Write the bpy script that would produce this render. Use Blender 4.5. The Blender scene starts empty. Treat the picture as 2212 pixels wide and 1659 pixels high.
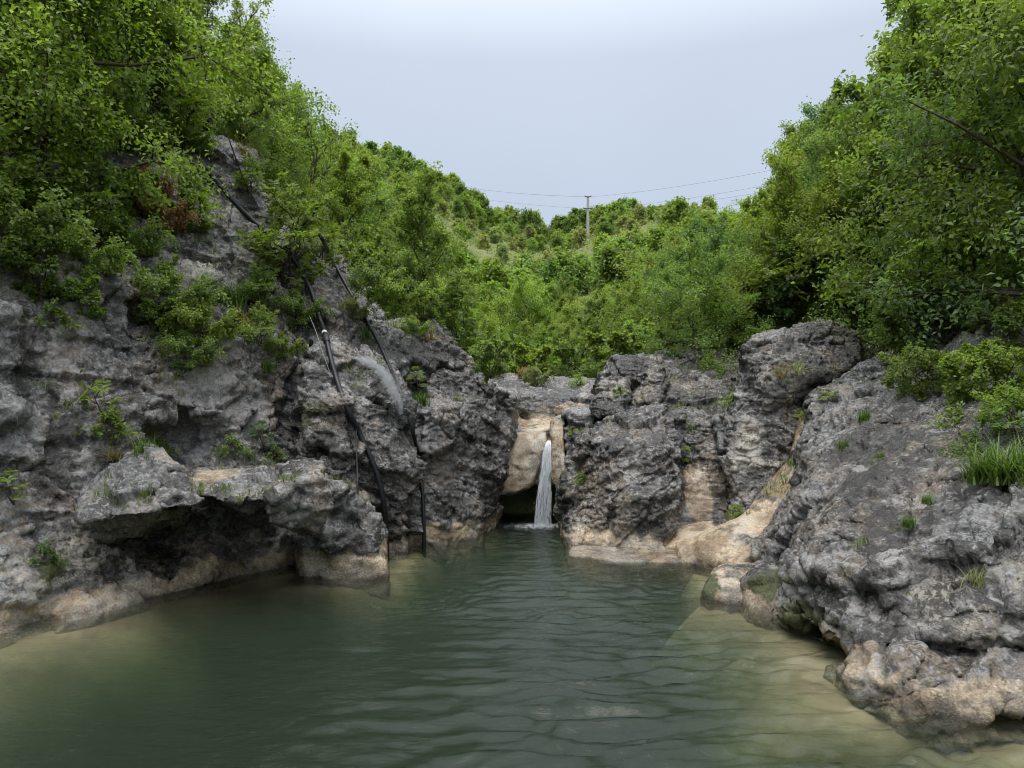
import bpy, bmesh, math
import numpy as np
from mathutils import Vector
from mathutils.bvhtree import BVHTree

R = math.radians
scene = bpy.context.scene
COL = scene.collection

# ------------------------------------------------------------------ camera
EYE = 2.2                      # metres above the pool
FP, CX, HZ = 1579.0, 1106.0, 860.0   # focal length, centre column and horizon row of the 2212 px wide photo
cam_d = bpy.data.cameras.new('camera')
cam_d.sensor_width = 36.0
cam_d.lens = 36.0 * FP / 2212.0
cam_d.shift_y = (HZ - 829.5) / 2212.0
cam_d.clip_start = 0.1
cam_d.clip_end = 3000.0
cam = bpy.data.objects.new('camera', cam_d)
cam.location = (0, 0, EYE)
cam.rotation_euler = (R(90), 0, 0)
COL.objects.link(cam)
scene.camera = cam

# ------------------------------------------------------------------ overcast sky
world = bpy.data.worlds.new('World')
scene.world = world
world.use_nodes = True
nt = world.node_tree
nt.nodes.clear()
SUN_EL, SUN_AZ = 76.0, 200.0     # soft brightest patch of the cloud, behind the camera
n_out = nt.nodes.new('ShaderNodeOutputWorld')
n_bg = nt.nodes.new('ShaderNodeBackground')
n_sky = nt.nodes.new('ShaderNodeTexSky')
n_sky.sky_type = 'NISHITA'
n_sky.sun_disc = False
n_sky.sun_elevation = R(SUN_EL)
n_sky.sun_rotation = R(SUN_AZ)
n_sky.dust_density = 3.0
n_sk = nt.nodes.new('ShaderNodeVectorMath'); n_sk.operation = 'SCALE'; n_sk.inputs['Scale'].default_value = 0.10
nt.links.new(n_sky.outputs[0], n_sk.inputs[0])
n_tc = nt.nodes.new('ShaderNodeTexCoord')
n_sep = nt.nodes.new('ShaderNodeSeparateXYZ')
nt.links.new(n_tc.outputs['Generated'], n_sep.inputs[0])
n_ramp = nt.nodes.new('ShaderNodeValToRGB')      # cloud deck: luminance rises towards the zenith
e = n_ramp.color_ramp.elements
e[0].position = 0.0; e[0].color = (0.245, 0.280, 0.340, 1)
e[1].position = 1.0; e[1].color = (1.28, 1.32, 1.36, 1)
for pos, c in ((0.20, (0.256, 0.292, 0.352, 1)), (0.42, (0.290, 0.326, 0.382, 1)), (0.66, (0.68, 0.72, 0.78, 1))):
    x = n_ramp.color_ramp.elements.new(pos); x.color = c
nt.links.new(n_sep.outputs['Z'], n_ramp.inputs[0])
n_cn = nt.nodes.new('ShaderNodeTexNoise')
n_cn.inputs['Scale'].default_value = 1.6; n_cn.inputs['Detail'].default_value = 4
nt.links.new(n_tc.outputs['Generated'], n_cn.inputs['Vector'])
n_cr = nt.nodes.new('ShaderNodeMapRange')
n_cr.inputs['To Min'].default_value = 1.22; n_cr.inputs['To Max'].default_value = 1.58
nt.links.new(n_cn.outputs[0], n_cr.inputs['Value'])
n_cs = nt.nodes.new('ShaderNodeVectorMath'); n_cs.operation = 'SCALE'
nt.links.new(n_ramp.outputs[0], n_cs.inputs[0]); nt.links.new(n_cr.outputs[0], n_cs.inputs['Scale'])
n_mix = nt.nodes.new('ShaderNodeMix'); n_mix.data_type = 'RGBA'
n_mix.inputs[0].default_value = 0.9
nt.links.new(n_sk.outputs[0], n_mix.inputs[6]); nt.links.new(n_cs.outputs[0], n_mix.inputs[7])
nt.links.new(n_mix.outputs[2], n_bg.inputs[0])
n_bg.inputs[1].default_value = 1.0
nt.links.new(n_bg.outputs[0], n_out.inputs[0])

sun_d = bpy.data.lights.new('sun', 'SUN')
sun_d.energy = 1.5
sun_d.angle = R(40)
sun_d.color = (1.0, 0.97, 0.92)
sun = bpy.data.objects.new('sun', sun_d)
sun.rotation_euler = (R(90 - SUN_EL), 0, R(-SUN_AZ + 180))
COL.objects.link(sun)

vs = scene.view_settings
vs.view_transform = 'Standard'; vs.look = 'None'; vs.exposure = 0.66; vs.gamma = 1.0
cy = scene.cycles
cy.use_denoising = True
cy.filter_width = 1.0
cy.max_bounces = 8; cy.diffuse_bounces = 4; cy.glossy_bounces = 3; cy.transmission_bounces = 4
cy.transparent_max_bounces = 12; cy.volume_bounces = 0
cy.caustics_reflective = False; cy.caustics_refractive = False

# ------------------------------------------------------------------ helpers
def W(x, y, d):
    """point at photo column x, row y (2212 px wide) and distance d"""
    return np.array([(x - CX) / FP * d, d, EYE + (HZ - y) / FP * d])

def tag(o, label=None, cat=None, group=None, kind=None):
    for k, v in (('label', label), ('category', cat), ('group', group), ('kind', kind)):
        if v: o[k] = v
    return o

def empty(name, loc=(0, 0, 0), rz=0.0):
    o = bpy.data.objects.new(name, None)
    o.location = loc; o.rotation_euler = (0, 0, rz); o.empty_display_size = 0.1
    COL.objects.link(o)
    return o

def mesh_np(name, v, tris=None, quads=None, mat=None, smooth=True):
    me = bpy.data.meshes.new(name)
    v = np.asarray(v, np.float32)
    loops, starts, n0 = [], [], 0
    if quads is not None and len(quads):
        quads = np.asarray(quads, np.int32)
        loops.append(quads.ravel()); starts.append(np.arange(len(quads)) * 4); n0 = len(quads) * 4
    if tris is not None and len(tris):
        tris = np.asarray(tris, np.int32)
        loops.append(tris.ravel()); starts.append(n0 + np.arange(len(tris)) * 3)
    loops = np.concatenate(loops).astype(np.int32); starts = np.concatenate(starts).astype(np.int32)
    me.vertices.add(len(v)); me.vertices.foreach_set('co', v.ravel())
    me.loops.add(len(loops)); me.loops.foreach_set('vertex_index', loops)
    me.polygons.add(len(starts)); me.polygons.foreach_set('loop_start', starts)
    if smooth: me.polygons.foreach_set('use_smooth', np.ones(len(starts), bool))
    me.update(calc_edges=True)
    if mat: me.materials.append(mat)
    return me

def obj(name, me, parent=None, loc=None):
    o = bpy.data.objects.new(name, me)
    COL.objects.link(o)
    if parent: o.parent = parent
    if loc is not None: o.location = loc
    return o

def attr(me, name, vals):
    a = me.attributes.new(name, 'FLOAT', 'POINT')
    a.data.foreach_set('value', np.asarray(vals, np.float32))

# --- noise on point arrays
def h3(ix, iy, iz, seed):
    h = (ix.astype(np.uint32) * np.uint32(374761393) + iy.astype(np.uint32) * np.uint32(668265263)
         + iz.astype(np.uint32) * np.uint32(2246822519) + np.uint32(seed * 3266489917 & 0xffffffff))
    h = (h ^ (h >> np.uint32(13))) * np.uint32(1274126177)
    h = (h ^ (h >> np.uint32(16))) * np.uint32(2654435761)
    return h ^ (h >> np.uint32(15))

def vnoise(p, seed=0):
    f = np.floor(p); i = f.astype(np.int64); t = (p - f).astype(np.float32)
    t = t * t * t * (t * (t * 6 - 15) + 10)
    x0, y0, z0 = i[:, 0], i[:, 1], i[:, 2]
    tx, ty, tz = t[:, 0], t[:, 1], t[:, 2]
    c = lambda a, b, d: h3(x0 + a, y0 + b, z0 + d, seed).astype(np.float32) * np.float32(2 / 4294967296.0) - 1
    a = c(0, 0, 0); a += (c(1, 0, 0) - a) * tx
    b = c(0, 1, 0); b += (c(1, 1, 0) - b) * tx
    a += (b - a) * ty
    d = c(0, 0, 1); d += (c(1, 0, 1) - d) * tx
    e_ = c(0, 1, 1); e_ += (c(1, 1, 1) - e_) * tx
    d += (e_ - d) * ty
    return a + (d - a) * tz

def fbm(p, oct=4, seed=0, gain=0.5):
    s = 0; a = 1.0; q = p
    for k in range(oct):
        s = s + a * vnoise(q, seed + k); a *= gain; q = q * 2.03 + 7.1
    return s

def ridged(p, oct=3, seed=0):
    s = 0; a = 1.0; q = p
    for k in range(oct):
        s = s + a * (0.5 - np.abs(vnoise(q, seed + k))) * 2; a *= 0.5; q = q * 2.1 + 3.3
    return s

def worley(p, seed=0):
    """squared distance to the nearest cell point: round hollows with sharp crests between"""
    f = np.floor(p); i = f.astype(np.int64); fr = (p - f).astype(np.float32)
    best = np.full(len(p), 9.0, np.float32)
    K = np.float32(1 / 65536.0)
    for a in (-1, 0, 1):
        for b in (-1, 0, 1):
            for c in (-1, 0, 1):
                h = h3(i[:, 0] + a, i[:, 1] + b, i[:, 2] + c, seed)
                rx = (h & np.uint32(0xffff)).astype(np.float32) * K
                ry = (h >> np.uint32(16)).astype(np.float32) * K
                rz = ((h * np.uint32(2654435761)) >> np.uint32(16)).astype(np.float32) * K
                d = (a + rx - fr[:, 0]) ** 2 + (b + ry - fr[:, 1]) ** 2 + (c + rz - fr[:, 2]) ** 2
                np.minimum(best, d, out=best)
    return best

def facets(p, seed=0):
    """blocky fracture field: every cell is a plane tilted its own way"""
    f = np.floor(p); i = f.astype(np.int64); fr = (p - f).astype(np.float32)
    best = np.full(len(p), 9.0, np.float32); sec = best.copy(); out = np.zeros(len(p), np.float32)
    K = np.float32(1 / 65536.0)
    for a in (-1, 0, 1):
        for b in (-1, 0, 1):
            for c in (-1, 0, 1):
                h = h3(i[:, 0] + a, i[:, 1] + b, i[:, 2] + c, seed)
                g = h * np.uint32(2654435761)
                rx = (h & np.uint32(0xffff)).astype(np.float32) * K
                ry = (h >> np.uint32(16)).astype(np.float32) * K
                rz = (g >> np.uint32(16)).astype(np.float32) * K
                x = a + rx - fr[:, 0]; y = b + ry - fr[:, 1]; z = c + rz - fr[:, 2]
                d = x * x + y * y + z * z
                m = d < best
                sec = np.where(m, best, np.minimum(sec, d))
                best[m] = d[m]
                out[m] = (x * (ry - 0.5) + y * (rz - 0.5) + z * (rx - 0.5) * 1.4)[m] * 1.6 + (rz[m] - 0.5) * 0.5
    return out, np.sqrt(sec) - np.sqrt(best)

def sstep(a, b, x):
    t = np.clip((x - a) / (b - a), 0, 1)
    return t * t * (3 - 2 * t)

# --- solid modelling: convex hulls joined smoothly, hollows cut out
class Hull:
    def __init__(s, pts, back=1.5, down=0.0, k=0.02, up=0.0):
        P = [np.asarray(W(*q)) for q in pts]
        Q = list(P)
        if back: Q += [np.array([0, 0, EYE]) + (q - np.array([0, 0, EYE])) * (1 + back / q[1]) for q in P]
        if down: Q += [q - np.array([0, -0.1, down]) for q in Q if q[2] < 0.6]
        bm = bmesh.new()
        for q in Q: bm.verts.new(q)
        r = bmesh.ops.convex_hull(bm, input=bm.verts)
        bm.normal_update()
        cen = np.mean(Q, axis=0)
        pl = []
        for f in bm.faces:
            n = np.array(f.normal); c = np.array(f.calc_center_median())
            if np.dot(n, c - cen) < 0: n = -n
            d = np.dot(n, c)
            if not any(np.dot(n, m) > 0.995 and abs(d - e_) < 0.03 for m, e_ in pl): pl.append((n, d))
        bm.free()
        s.N = np.array([q[0] for q in pl], np.float32); s.D = np.array([q[1] for q in pl], np.float32)
        s.k = k; s.pts = np.array(Q)
    def __call__(s, p):
        d = p @ s.N.T - s.D
        m = d.max(axis=1)
        return m + s.k * np.log(np.exp((d - m[:, None]) / s.k).sum(axis=1))

class Ell:
    def __init__(s, c, r, rot=(0, 0, 0)):
        from mathutils import Euler
        s.c = np.asarray(W(*c), np.float32); s.r = np.asarray(r, np.float32)
        s.M = np.array(Euler([R(a) for a in rot]).to_matrix(), np.float32)
        s.pts = np.array([s.c - max(r), s.c + max(r)])
    def __call__(s, p):
        q = ((p - s.c) @ s.M) / s.r
        return (np.sqrt((q * q).sum(axis=1)) - 1) * s.r.min()

def smin(a, b, k):
    h = np.clip(0.5 + 0.5 * (b - a) / k, 0, 1)
    return b + (a - b) * h - k * h * (1 - h)

def surface_nets(f, lo, hi, h):
    n = np.ceil((hi - lo) / h).astype(int) + 1
    ax = [lo[i] + np.arange(n[i]) * h for i in range(3)]
    val = np.empty(n, np.float32)
    yz = np.stack(np.meshgrid(ax[1], ax[2], indexing='ij'), -1).reshape(-1, 2).astype(np.float32)
    step = max(1, 250000 // len(yz))
    for i in range(0, n[0], step):
        xs = ax[0][i:i + step].astype(np.float32)
        p = np.empty((len(xs), len(yz), 3), np.float32)
        p[:, :, 0] = xs[:, None]; p[:, :, 1:] = yz
        val[i:i + step] = f(p.reshape(-1, 3)).reshape(len(xs), n[1], n[2])
    ins = val < 0
    m = n - 1
    cnt = np.zeros(m, np.int8)
    for a in (0, 1):
        for b in (0, 1):
            for c in (0, 1): cnt += ins[a:a + m[0], b:b + m[1], c:c + m[2]]
    act = (cnt > 0) & (cnt < 8)
    idx = np.full(m, -1, np.int64)
    cells = np.argwhere(act)
    idx[act] = np.arange(len(cells))
    acc = np.zeros((len(cells), 3)); num = np.zeros(len(cells))
    co = [(a, b, c) for a in (0, 1) for b in (0, 1) for c in (0, 1)]
    for q0 in co:
        for axn in range(3):
            if q0[axn]: continue
            q1 = list(q0); q1[axn] = 1
            c0 = cells + q0; c1 = cells + q1
            v0 = val[c0[:, 0], c0[:, 1], c0[:, 2]]; v1 = val[c1[:, 0], c1[:, 1], c1[:, 2]]
            x = (v0 < 0) != (v1 < 0)
            t = np.where(x, v0 / np.where(x, v0 - v1, 1), 0)
            pt = np.tile(np.array(q0, float), (len(cells), 1)); pt[:, axn] += t
            acc[x] += pt[x]; num += x
    verts = lo + (cells + acc / num[:, None]) * h
    quads = []
    for axn in range(3):
        u, w = [(1, 2), (2, 0), (0, 1)][axn]
        sl0 = [slice(None)] * 3; sl1 = [slice(None)] * 3
        sl0[axn] = slice(0, -1); sl1[axn] = slice(1, None)
        ch = ins[tuple(sl0)] != ins[tuple(sl1)]
        e_ = np.argwhere(ch)
        e_ = e_[(e_[:, u] > 0) & (e_[:, w] > 0) & (e_[:, u] < n[u] - 1) & (e_[:, w] < n[w] - 1)]
        first = ins[e_[:, 0], e_[:, 1], e_[:, 2]]
        def cell(du, dw):
            c = e_.copy(); c[:, u] += du; c[:, w] += dw
            return idx[c[:, 0], c[:, 1], c[:, 2]]
        q = np.stack([cell(-1, -1), cell(0, -1), cell(0, 0), cell(-1, 0)], 1)
        q[~first] = q[~first][:, ::-1]
        quads.append(q)
    return verts, np.concatenate(quads)

def subdiv(v, q):
    e_ = np.concatenate([q[:, [0, 1]], q[:, [1, 2]], q[:, [2, 3]], q[:, [3, 0]]])
    e_ = np.sort(e_, axis=1)
    key = e_[:, 0].astype(np.int64) * (len(v) + 1) + e_[:, 1]
    uk, inv = np.unique(key, return_inverse=True)
    a, b = uk // (len(v) + 1), uk % (len(v) + 1)
    mid = (v[a] + v[b]) / 2
    cen = v[q].mean(axis=1)
    nv, ne, nq = len(v), len(mid), len(q)
    ei = inv.reshape(4, nq) + nv
    ci = np.arange(nq) + nv + ne
    V = np.concatenate([v, mid, cen])
    Q = np.concatenate([np.stack([q[:, 0], ei[0], ci, ei[3]], 1), np.stack([q[:, 1], ei[1], ci, ei[0]], 1),
                        np.stack([q[:, 2], ei[2], ci, ei[1]], 1), np.stack([q[:, 3], ei[3], ci, ei[2]], 1)])
    return V, Q

def vnormals(v, q):
    fn = np.cross(v[q[:, 2]] - v[q[:, 0]], v[q[:, 3]] - v[q[:, 1]])
    n = np.zeros_like(v)
    for k in range(4):
        for c in range(3): n[:, c] += np.bincount(q[:, k], fn[:, c], len(v))
    return n / np.maximum(np.linalg.norm(n, axis=1, keepdims=True), 1e-9)

def grad_step(f, v, it=2, lim=0.08):
    e_ = 0.012
    K = np.array([[1, -1, -1], [-1, -1, 1], [-1, 1, -1], [1, 1, 1]], np.float32)
    for _ in range(it):
        g = np.zeros_like(v, dtype=np.float32); d0 = 0
        for k in K:
            d = f((v + k * e_).astype(np.float32)); g += k * d[:, None]; d0 = d0 + d / 4
        g /= 4 * e_
        gn = np.maximum(np.linalg.norm(g, axis=1, keepdims=True), 0.35)
        v = v - np.clip(d0[:, None] / gn, -lim, lim) * g / gn
    return v

_a = np.array([0.62, 0.68, 0.38]); _a /= np.linalg.norm(_a)
_b = np.cross(_a, [0, 0, 1.0]); _b /= np.linalg.norm(_b)
FL = np.stack([_a, _b, np.cross(_a, _b)], 1)      # flutes run up the slope
ROCK_BVH = []
def build_rock(name, label, prims, carves=(), h=0.10, sub=2, join=0.05, seed=1, cat='rock', zmin=-1.0,
               lump=0.06, lump_f=0.9, strata=0.03, strata_f=5.0, dip=(0.15, 0.0), scal=0.05, scal_f=3.6, fine=0.016, block=0.14, block_f=1.5,
               tan=None, tan_z=0.30, moss=None, pale=None, carve_k=0.05, group=None, warp=0.12, stretch=(1, 1, 1), bed=0.11, crack=0.06, karst=0.012, tan_rough=0.38, tan_k=1.0, flute=0.0, light=1.0):
    prims = list(prims)
    P = np.concatenate([q.pts for q in prims])
    lo = P.min(axis=0) - 0.3; hi = P.max(axis=0) + 0.3
    lo[2] = max(lo[2], zmin)
    def base(p):
        d = prims[0](p)
        for q in prims[1:]: d = smin(d, q(p), join)
        for c in carves: d = -smin(-d, c(p), carve_k)
        return d
    def f1(p):
        w = np.stack([vnoise(p * 1.1 + 11, seed), vnoise(p * 1.1 + 31, seed + 1), vnoise(p * 1.1 + 57, seed + 2)], 1) * warp
        return base(p + w) - lump * vnoise(p * lump_f, seed + 3) + lump * 0.4
    v, q = surface_nets(f1, lo, hi, h)
    # leave off what faces away from any place a visitor at the pool could stand
    fn = np.cross(v[q[:, 2]] - v[q[:, 0]], v[q[:, 3]] - v[q[:, 1]])
    fn /= np.maximum(np.linalg.norm(fn, axis=1, keepdims=True), 1e-9)
    c = v[q].mean(axis=1); vd = c - np.array([0, 0, EYE]); vd /= np.linalg.norm(vd, axis=1, keepdims=True)
    keep = ((fn * vd).sum(axis=1) < 0.3) & (c[:, 0] / c[:, 1] * FP > -1106 - 330) & (c[:, 0] / c[:, 1] * FP < 1106 + 330)
    q = q[keep]
    us, inv = np.unique(q, return_inverse=True); v = v[us]; q = inv.reshape(-1, 4)
    st = np.asarray(stretch, np.float32)
    def detail(p):
        """coarse relief: fractured blocks and bedding ledges"""
        s = p.copy(); s[:, 2] = p[:, 2] + dip[0] * p[:, 0] + dip[1] * p[:, 1]
        s = s + 0.06 * np.stack([vnoise(p * 2.3, seed + 41), vnoise(p * 2.3 + 9, seed + 42), vnoise(p * 2.3 + 5, seed + 43)], 1)
        f_a, e_a = facets(s * np.array([1, 1, 1.35]) * block_f * 0.8, seed + 13)
        f_b, e_b = facets(s * np.array([1, 1, 1.6]) * block_f * 2.6, seed + 14)
        d = block * 1.25 * f_a + block * 0.40 * f_b
        msk = sstep(-0.3, 0.4, vnoise(p * 0.9 + 40, seed + 44))
        d = d - crack * msk * np.clip(1 - e_a / 0.028, 0, 1) - 0.3 * crack * (1 - msk) * np.clip(1 - e_b / 0.06, 0, 1)
        bd = 0
        for fr_, am, sd in ((2.1, 1.0, 1), (6.5, 0.42, 2)):
            t = (s[:, 2] + 0.10 * vnoise(p * 1.3, seed + sd) + 0.03 * vnoise(p * 4.1, seed + 5 + sd)) * fr_ + 0.37
            i = np.floor(t); f = (t - i).astype(np.float32); i = i.astype(np.int64)
            r1 = h3(i, i * 0 + sd, i * 0, seed).astype(np.float32) / 4294967296.0; r2 = h3(i, i * 0 + sd, i * 0 + 7, seed).astype(np.float32) / 4294967296.0
            prof = np.where(r2 < 0.5, f, 1 - f) - 0.5
            bd = bd + am * prof * (0.2 + 1.1 * r1) * sstep(-0.45, 0.45, vnoise(p * 0.8 * fr_ ** 0.5 + 20, seed + 33 + sd))
        return d + bed * bd + strata * fbm(s * np.array([0.9, 0.9, strata_f], np.float32), 2, seed + 9)
    for k in range(sub):
        v, q = subdiv(v, q)
        if k == 0:
            n = vnormals(v, q); v = v - n * np.clip(f1(v.astype(np.float32)), -0.05, 0.05)[:, None]
            ROCK_BVH.append((v, q))
    n = vnormals(v, q)
    wl = 0.5 * fbm(v * 1.5, 3, seed + 6) + 0.25 * vnoise(v * 6, seed + 8)
    tanv = 1 - sstep(tan_z - 0.08, tan_z + 0.10, v[:, 2] + 0.2 * wl)
    for z in (tan or ()):
        d = z(v.astype(np.float32)); tanv = np.maximum(tanv, 1 - sstep(-0.03, 0.08, d + 0.08 * wl))
    rough = 1 - (1 - tan_rough) * tanv
    v = v + n * (detail(v) * rough)[:, None]
    n = vnormals(v, q)
    # solution hollows, pits and grain
    p = (v + 0.06 * np.stack([vnoise(v * 4, seed), vnoise(v * 4 + 9, seed), vnoise(v * 4 + 19, seed)], 1)) * st
    big = fbm(v * 0.7 + 3, 2, seed + 21)
    mod = 0.5 + 0.8 * sstep(-0.5, 0.6, big)
    w1 = np.minimum(worley(p * scal_f, seed + 4), 0.8)
    w2 = np.minimum(worley(p * scal_f * 2.6 + 5, seed + 5), 0.8)
    g = fbm(v * 9, 3, seed + 7)
    disp = 0.5 * scal * mod * (w1 - 0.42) + 0.4 * scal * (w2 - 0.4) + fine * g + 0.9 * fine * ridged(v * np.array([9, 9, 15]), 3, seed + 30)
    kp = (v + 0.10 * np.stack([vnoise(v * 2.1, seed + 71), vnoise(v * 2.1 + 9, seed + 72), vnoise(v * 2.1 + 4, seed + 73)], 1)) @ FL
    disp = disp + karst * (ridged(kp * np.array([2.0, 4.2, 5.6]), 4, seed + 75) - 0.5) * (0.5 + 0.7 * sstep(-0.4, 0.5, fbm(v * 1.1 + 9, 2, seed + 76)))
    if flute:
        disp = disp + flute * ridged(((v + 0.05 * g[:, None]) @ FL) * np.array([1.3, 5.5, 5.5]), 3, seed + 50) * (0.6 + 0.5 * big)
    v = v + n * (disp * rough)[:, None]
    # colours of the stone itself
    m1 = fbm(v * 3.1 + 4, 5, seed + 60, 0.62); m2 = fbm(v * 2.0 + 8, 4, seed + 70, 0.6); m3 = fbm(v * np.array([1.3, 1.3, 2.6]) * 2.2, 4, seed + 80, 0.62)
    L = lambda a, b, t: a + (np.asarray(b) - a) * t[:, None]
    col = L(np.tile(np.array([0.042, 0.036, 0.031]), (len(v), 1)), (0.140, 0.132, 0.126), sstep(-0.75, 0.75, m1))
    col = L(col, (0.120, 0.122, 0.130), 0.55 * sstep(-0.3, 0.7, big))
    col = L(col, (0.15, 0.105, 0.068), 0.7 * sstep(0.15, 0.8, m2))
    col = L(col, (0.40, 0.385, 0.365), 0.55 * sstep(0.25, 0.75, m3))
    col = L(col, (0.035, 0.032, 0.030), 0.85 * sstep(0.25, 0.6, fbm(v * 2.7 + 17, 5, seed + 90, 0.66)))
    sk = fbm(v * np.array([2.6, 2.6, 0.28]) + 0.12 * m1[:, None], 3, seed + 100)      # water streaks
    col = L(col, (0.030, 0.027, 0.024), 0.75 * sstep(0.28, 0.62, sk)); col = L(col, (0.24, 0.185, 0.125), 0.5 * sstep(0.35, 0.75, -sk))
    pa = np.zeros(len(v))
    for z in (pale or ()):
        d = z(v.astype(np.float32)); pa = np.maximum(pa, 1 - sstep(-0.15, 0.2, d + 0.2 * wl))
    col = L(col, (0.43, 0.395, 0.33), pa * sstep(-0.7, 0.3, m1) * 0.85) * light * 1.12
    tcol = L(np.tile(np.array([0.27, 0.190, 0.112]), (len(v), 1)), (0.54, 0.425, 0.29), sstep(-0.7, 0.6, m1))
    tcol = L(tcol, (0.60, 0.53, 0.43), 0.7 * sstep(0.1, 0.7, m2))
    tcol = L(tcol, (0.16, 0.125, 0.085), 0.8 * sstep(0.35, 0.75, fbm(v * 5 + 2, 3, seed + 95)))
    tcol = tcol * tan_k
    col = col + (tcol - col) * sstep(0.3, 0.7, tanv + 0.3 * g)[:, None]
    wet = sstep(0.11, 0.02, v[:, 2] + 0.05 * g) * sstep(-0.10, -0.02, v[:, 2])
    col = col * (1 - 0.5 * wet)[:, None]                       # dark wet line at the water's edge
    mo = np.zeros(len(v))
    for z in (moss or ()):
        d = z(v.astype(np.float32)); mo = np.maximum(mo, 1 - sstep(-0.05, 0.12, d + 0.15 * wl))
    org = np.array([v[:, 0].mean(), v[:, 1].mean(), 0.0])
    me = mesh_np(name, v - org, quads=q, mat=MAT['rock'], smooth=False)
    ca = me.attributes.new('stone', 'FLOAT_COLOR', 'POINT')
    ca.data.foreach_set('color', np.concatenate([np.clip(col, 0.01, 0.8), np.ones((len(v), 1))], 1).astype(np.float32).ravel())
    attr(me, 'crust', 0.10 * np.clip(big * 0.9 + m2 * 0.5 - 0.7 * sstep(0.2, 0.6, sk), -1, 1) + 0.012); attr(me, 'moss', mo); attr(me, 'polish', tanv)
    o = obj(name, me, loc=org)
    tag(o, label, cat, group)
    return o

# ------------------------------------------------------------------ materials
MAT = {}
class NT:
    def __init__(s, name):
        s.m = bpy.data.materials.new(name); s.m.use_nodes = True
        s.t = s.m.node_tree; s.t.nodes.clear()
        s.out = s.n('OutputMaterial')
        MAT[name] = s.m
    def n(s, typ, **kw):
        x = s.t.nodes.new('ShaderNode' + typ)
        for k, v in kw.items(): setattr(x, k, v)
        return x
    def set(s, sock, v):
        if hasattr(v, 'is_output'): s.t.links.new(v, sock)
        else: sock.default_value = v
    def noise(s, vec, scale, detail=4, rough=0.6, dist=0.0):
        x = s.n('TexNoise'); s.set(x.inputs['Vector'], vec)
        x.inputs['Scale'].default_value = scale; x.inputs['Detail'].default_value = detail
        x.inputs['Roughness'].default_value = rough; x.inputs['Distortion'].default_value = dist
        return x.outputs[0]
    def voro(s, vec, scale, feature='F1'):
        x = s.n('TexVoronoi', feature=feature); s.set(x.inputs['Vector'], vec); x.inputs['Scale'].default_value = scale
        return x.outputs[0]
    def rng(s, v, a, b, c=0.0, d=1.0, smooth=True):
        x = s.n('MapRange', interpolation_type='SMOOTHSTEP' if smooth else 'LINEAR'); s.set(x.inputs['Value'], v)
        for k, w in (('From Min', a), ('From Max', b), ('To Min', c), ('To Max', d)): s.set(x.inputs[k], w)
        return x.outputs[0]
    def math(s, op, a, b=0.0):
        x = s.n('Math', operation=op); s.set(x.inputs[0], a); s.set(x.inputs[1], b)
        return x.outputs[0]
    def mix(s, f, a, b, blend='MIX'):
        x = s.n('Mix', data_type='RGBA', blend_type=blend); s.set(x.inputs[0], f)
        s.set(x.inputs[6], a if hasattr(a, 'is_output') else (*a, 1)); s.set(x.inputs[7], b if hasattr(b, 'is_output') else (*b, 1))
        return x.outputs[2]
    def bump(s, height, strength=0.5, dist=0.02, normal=None):
        x = s.n('Bump'); s.set(x.inputs['Height'], height); x.inputs['Strength'].default_value = strength
        x.inputs['Distance'].default_value = dist
        if normal: s.set(x.inputs['Normal'], normal)
        return x.outputs[0]
    def bsdf(s, color, rough=0.6, spec=0.5, normal=None, **kw):
        x = s.n('BsdfPrincipled')
        s.set(x.inputs['Base Color'], color if hasattr(color, 'is_output') else (*color, 1))
        s.set(x.inputs['Roughness'], rough); s.set(x.inputs['Specular IOR Level'], spec)
        if normal: s.set(x.inputs['Normal'], normal)
        for k, v in kw.items(): s.set(x.inputs[k], v)
        return x.outputs[0]
    def done(s, sh):
        s.t.links.new(sh, s.out.inputs['Surface']); return s.m
    def pos(s): return s.n('NewGeometry').outputs['Position']
    def attr(s, name): return s.n('Attribute', attribute_name=name).outputs['Fac']
    def map(s, vec, scale=(1, 1, 1), rot=(0, 0, 0)):
        x = s.n('Mapping'); s.set(x.inputs['Vector'], vec); x.inputs['Scale'].default_value = scale; x.inputs['Rotation'].default_value = rot
        return x.outputs[0]

def rock_material():
    a = NT('rock'); p = a.pos()
    col = a.n('Attribute', attribute_name='stone').outputs['Color']
    pol = a.attr('polish')
    l1 = a.noise(p, 14.0, 6, 0.78, 0.5)
    npol = a.math('SUBTRACT', 1.0, a.math('MULTIPLY', pol, 0.6))
    li = a.attr('crust')
    lich = a.math('MULTIPLY', a.rng(a.math('ADD', l1, li), 0.535, 0.575, 0, 0.8), npol)
    col = a.mix(lich, col, a.mix(a.rng(l1, 0.5, 0.7), (0.200, 0.199, 0.200), (0.40, 0.40, 0.405)))
    speck = a.math('MULTIPLY', a.rng(a.math('ADD', l1, li), 0.465, 0.40, 0, 0.9), npol)
    col = a.mix(speck, col, (0.020, 0.018, 0.016))
    g = a.noise(p, 46, 4, 0.7)
    col = a.mix(1.0, col, a.mix(a.rng(g, 0.3, 0.7), (0.62, 0.62, 0.62), (1.35, 1.35, 1.35)), 'MULTIPLY')
    mf = a.rng(a.math('ADD', a.attr('moss'), a.rng(l1, 0.3, 0.7, -0.45, 0.25)), 0.4, 0.6)
    col = a.mix(mf, col, a.mix(a.rng(g, 0.4, 0.6), (0.022, 0.028, 0.008), (0.085, 0.095, 0.02)))
    nrm = a.bump(a.math('ADD', g, l1), 0.9, 0.02)
    rough = a.math('ADD', a.rng(l1, 0.4, 0.6, 0.14, 0.34), a.math('MULTIPLY', mf, 0.4))
    a.done(a.bsdf(col, rough, 0.75, nrm))
rock_material()

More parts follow.
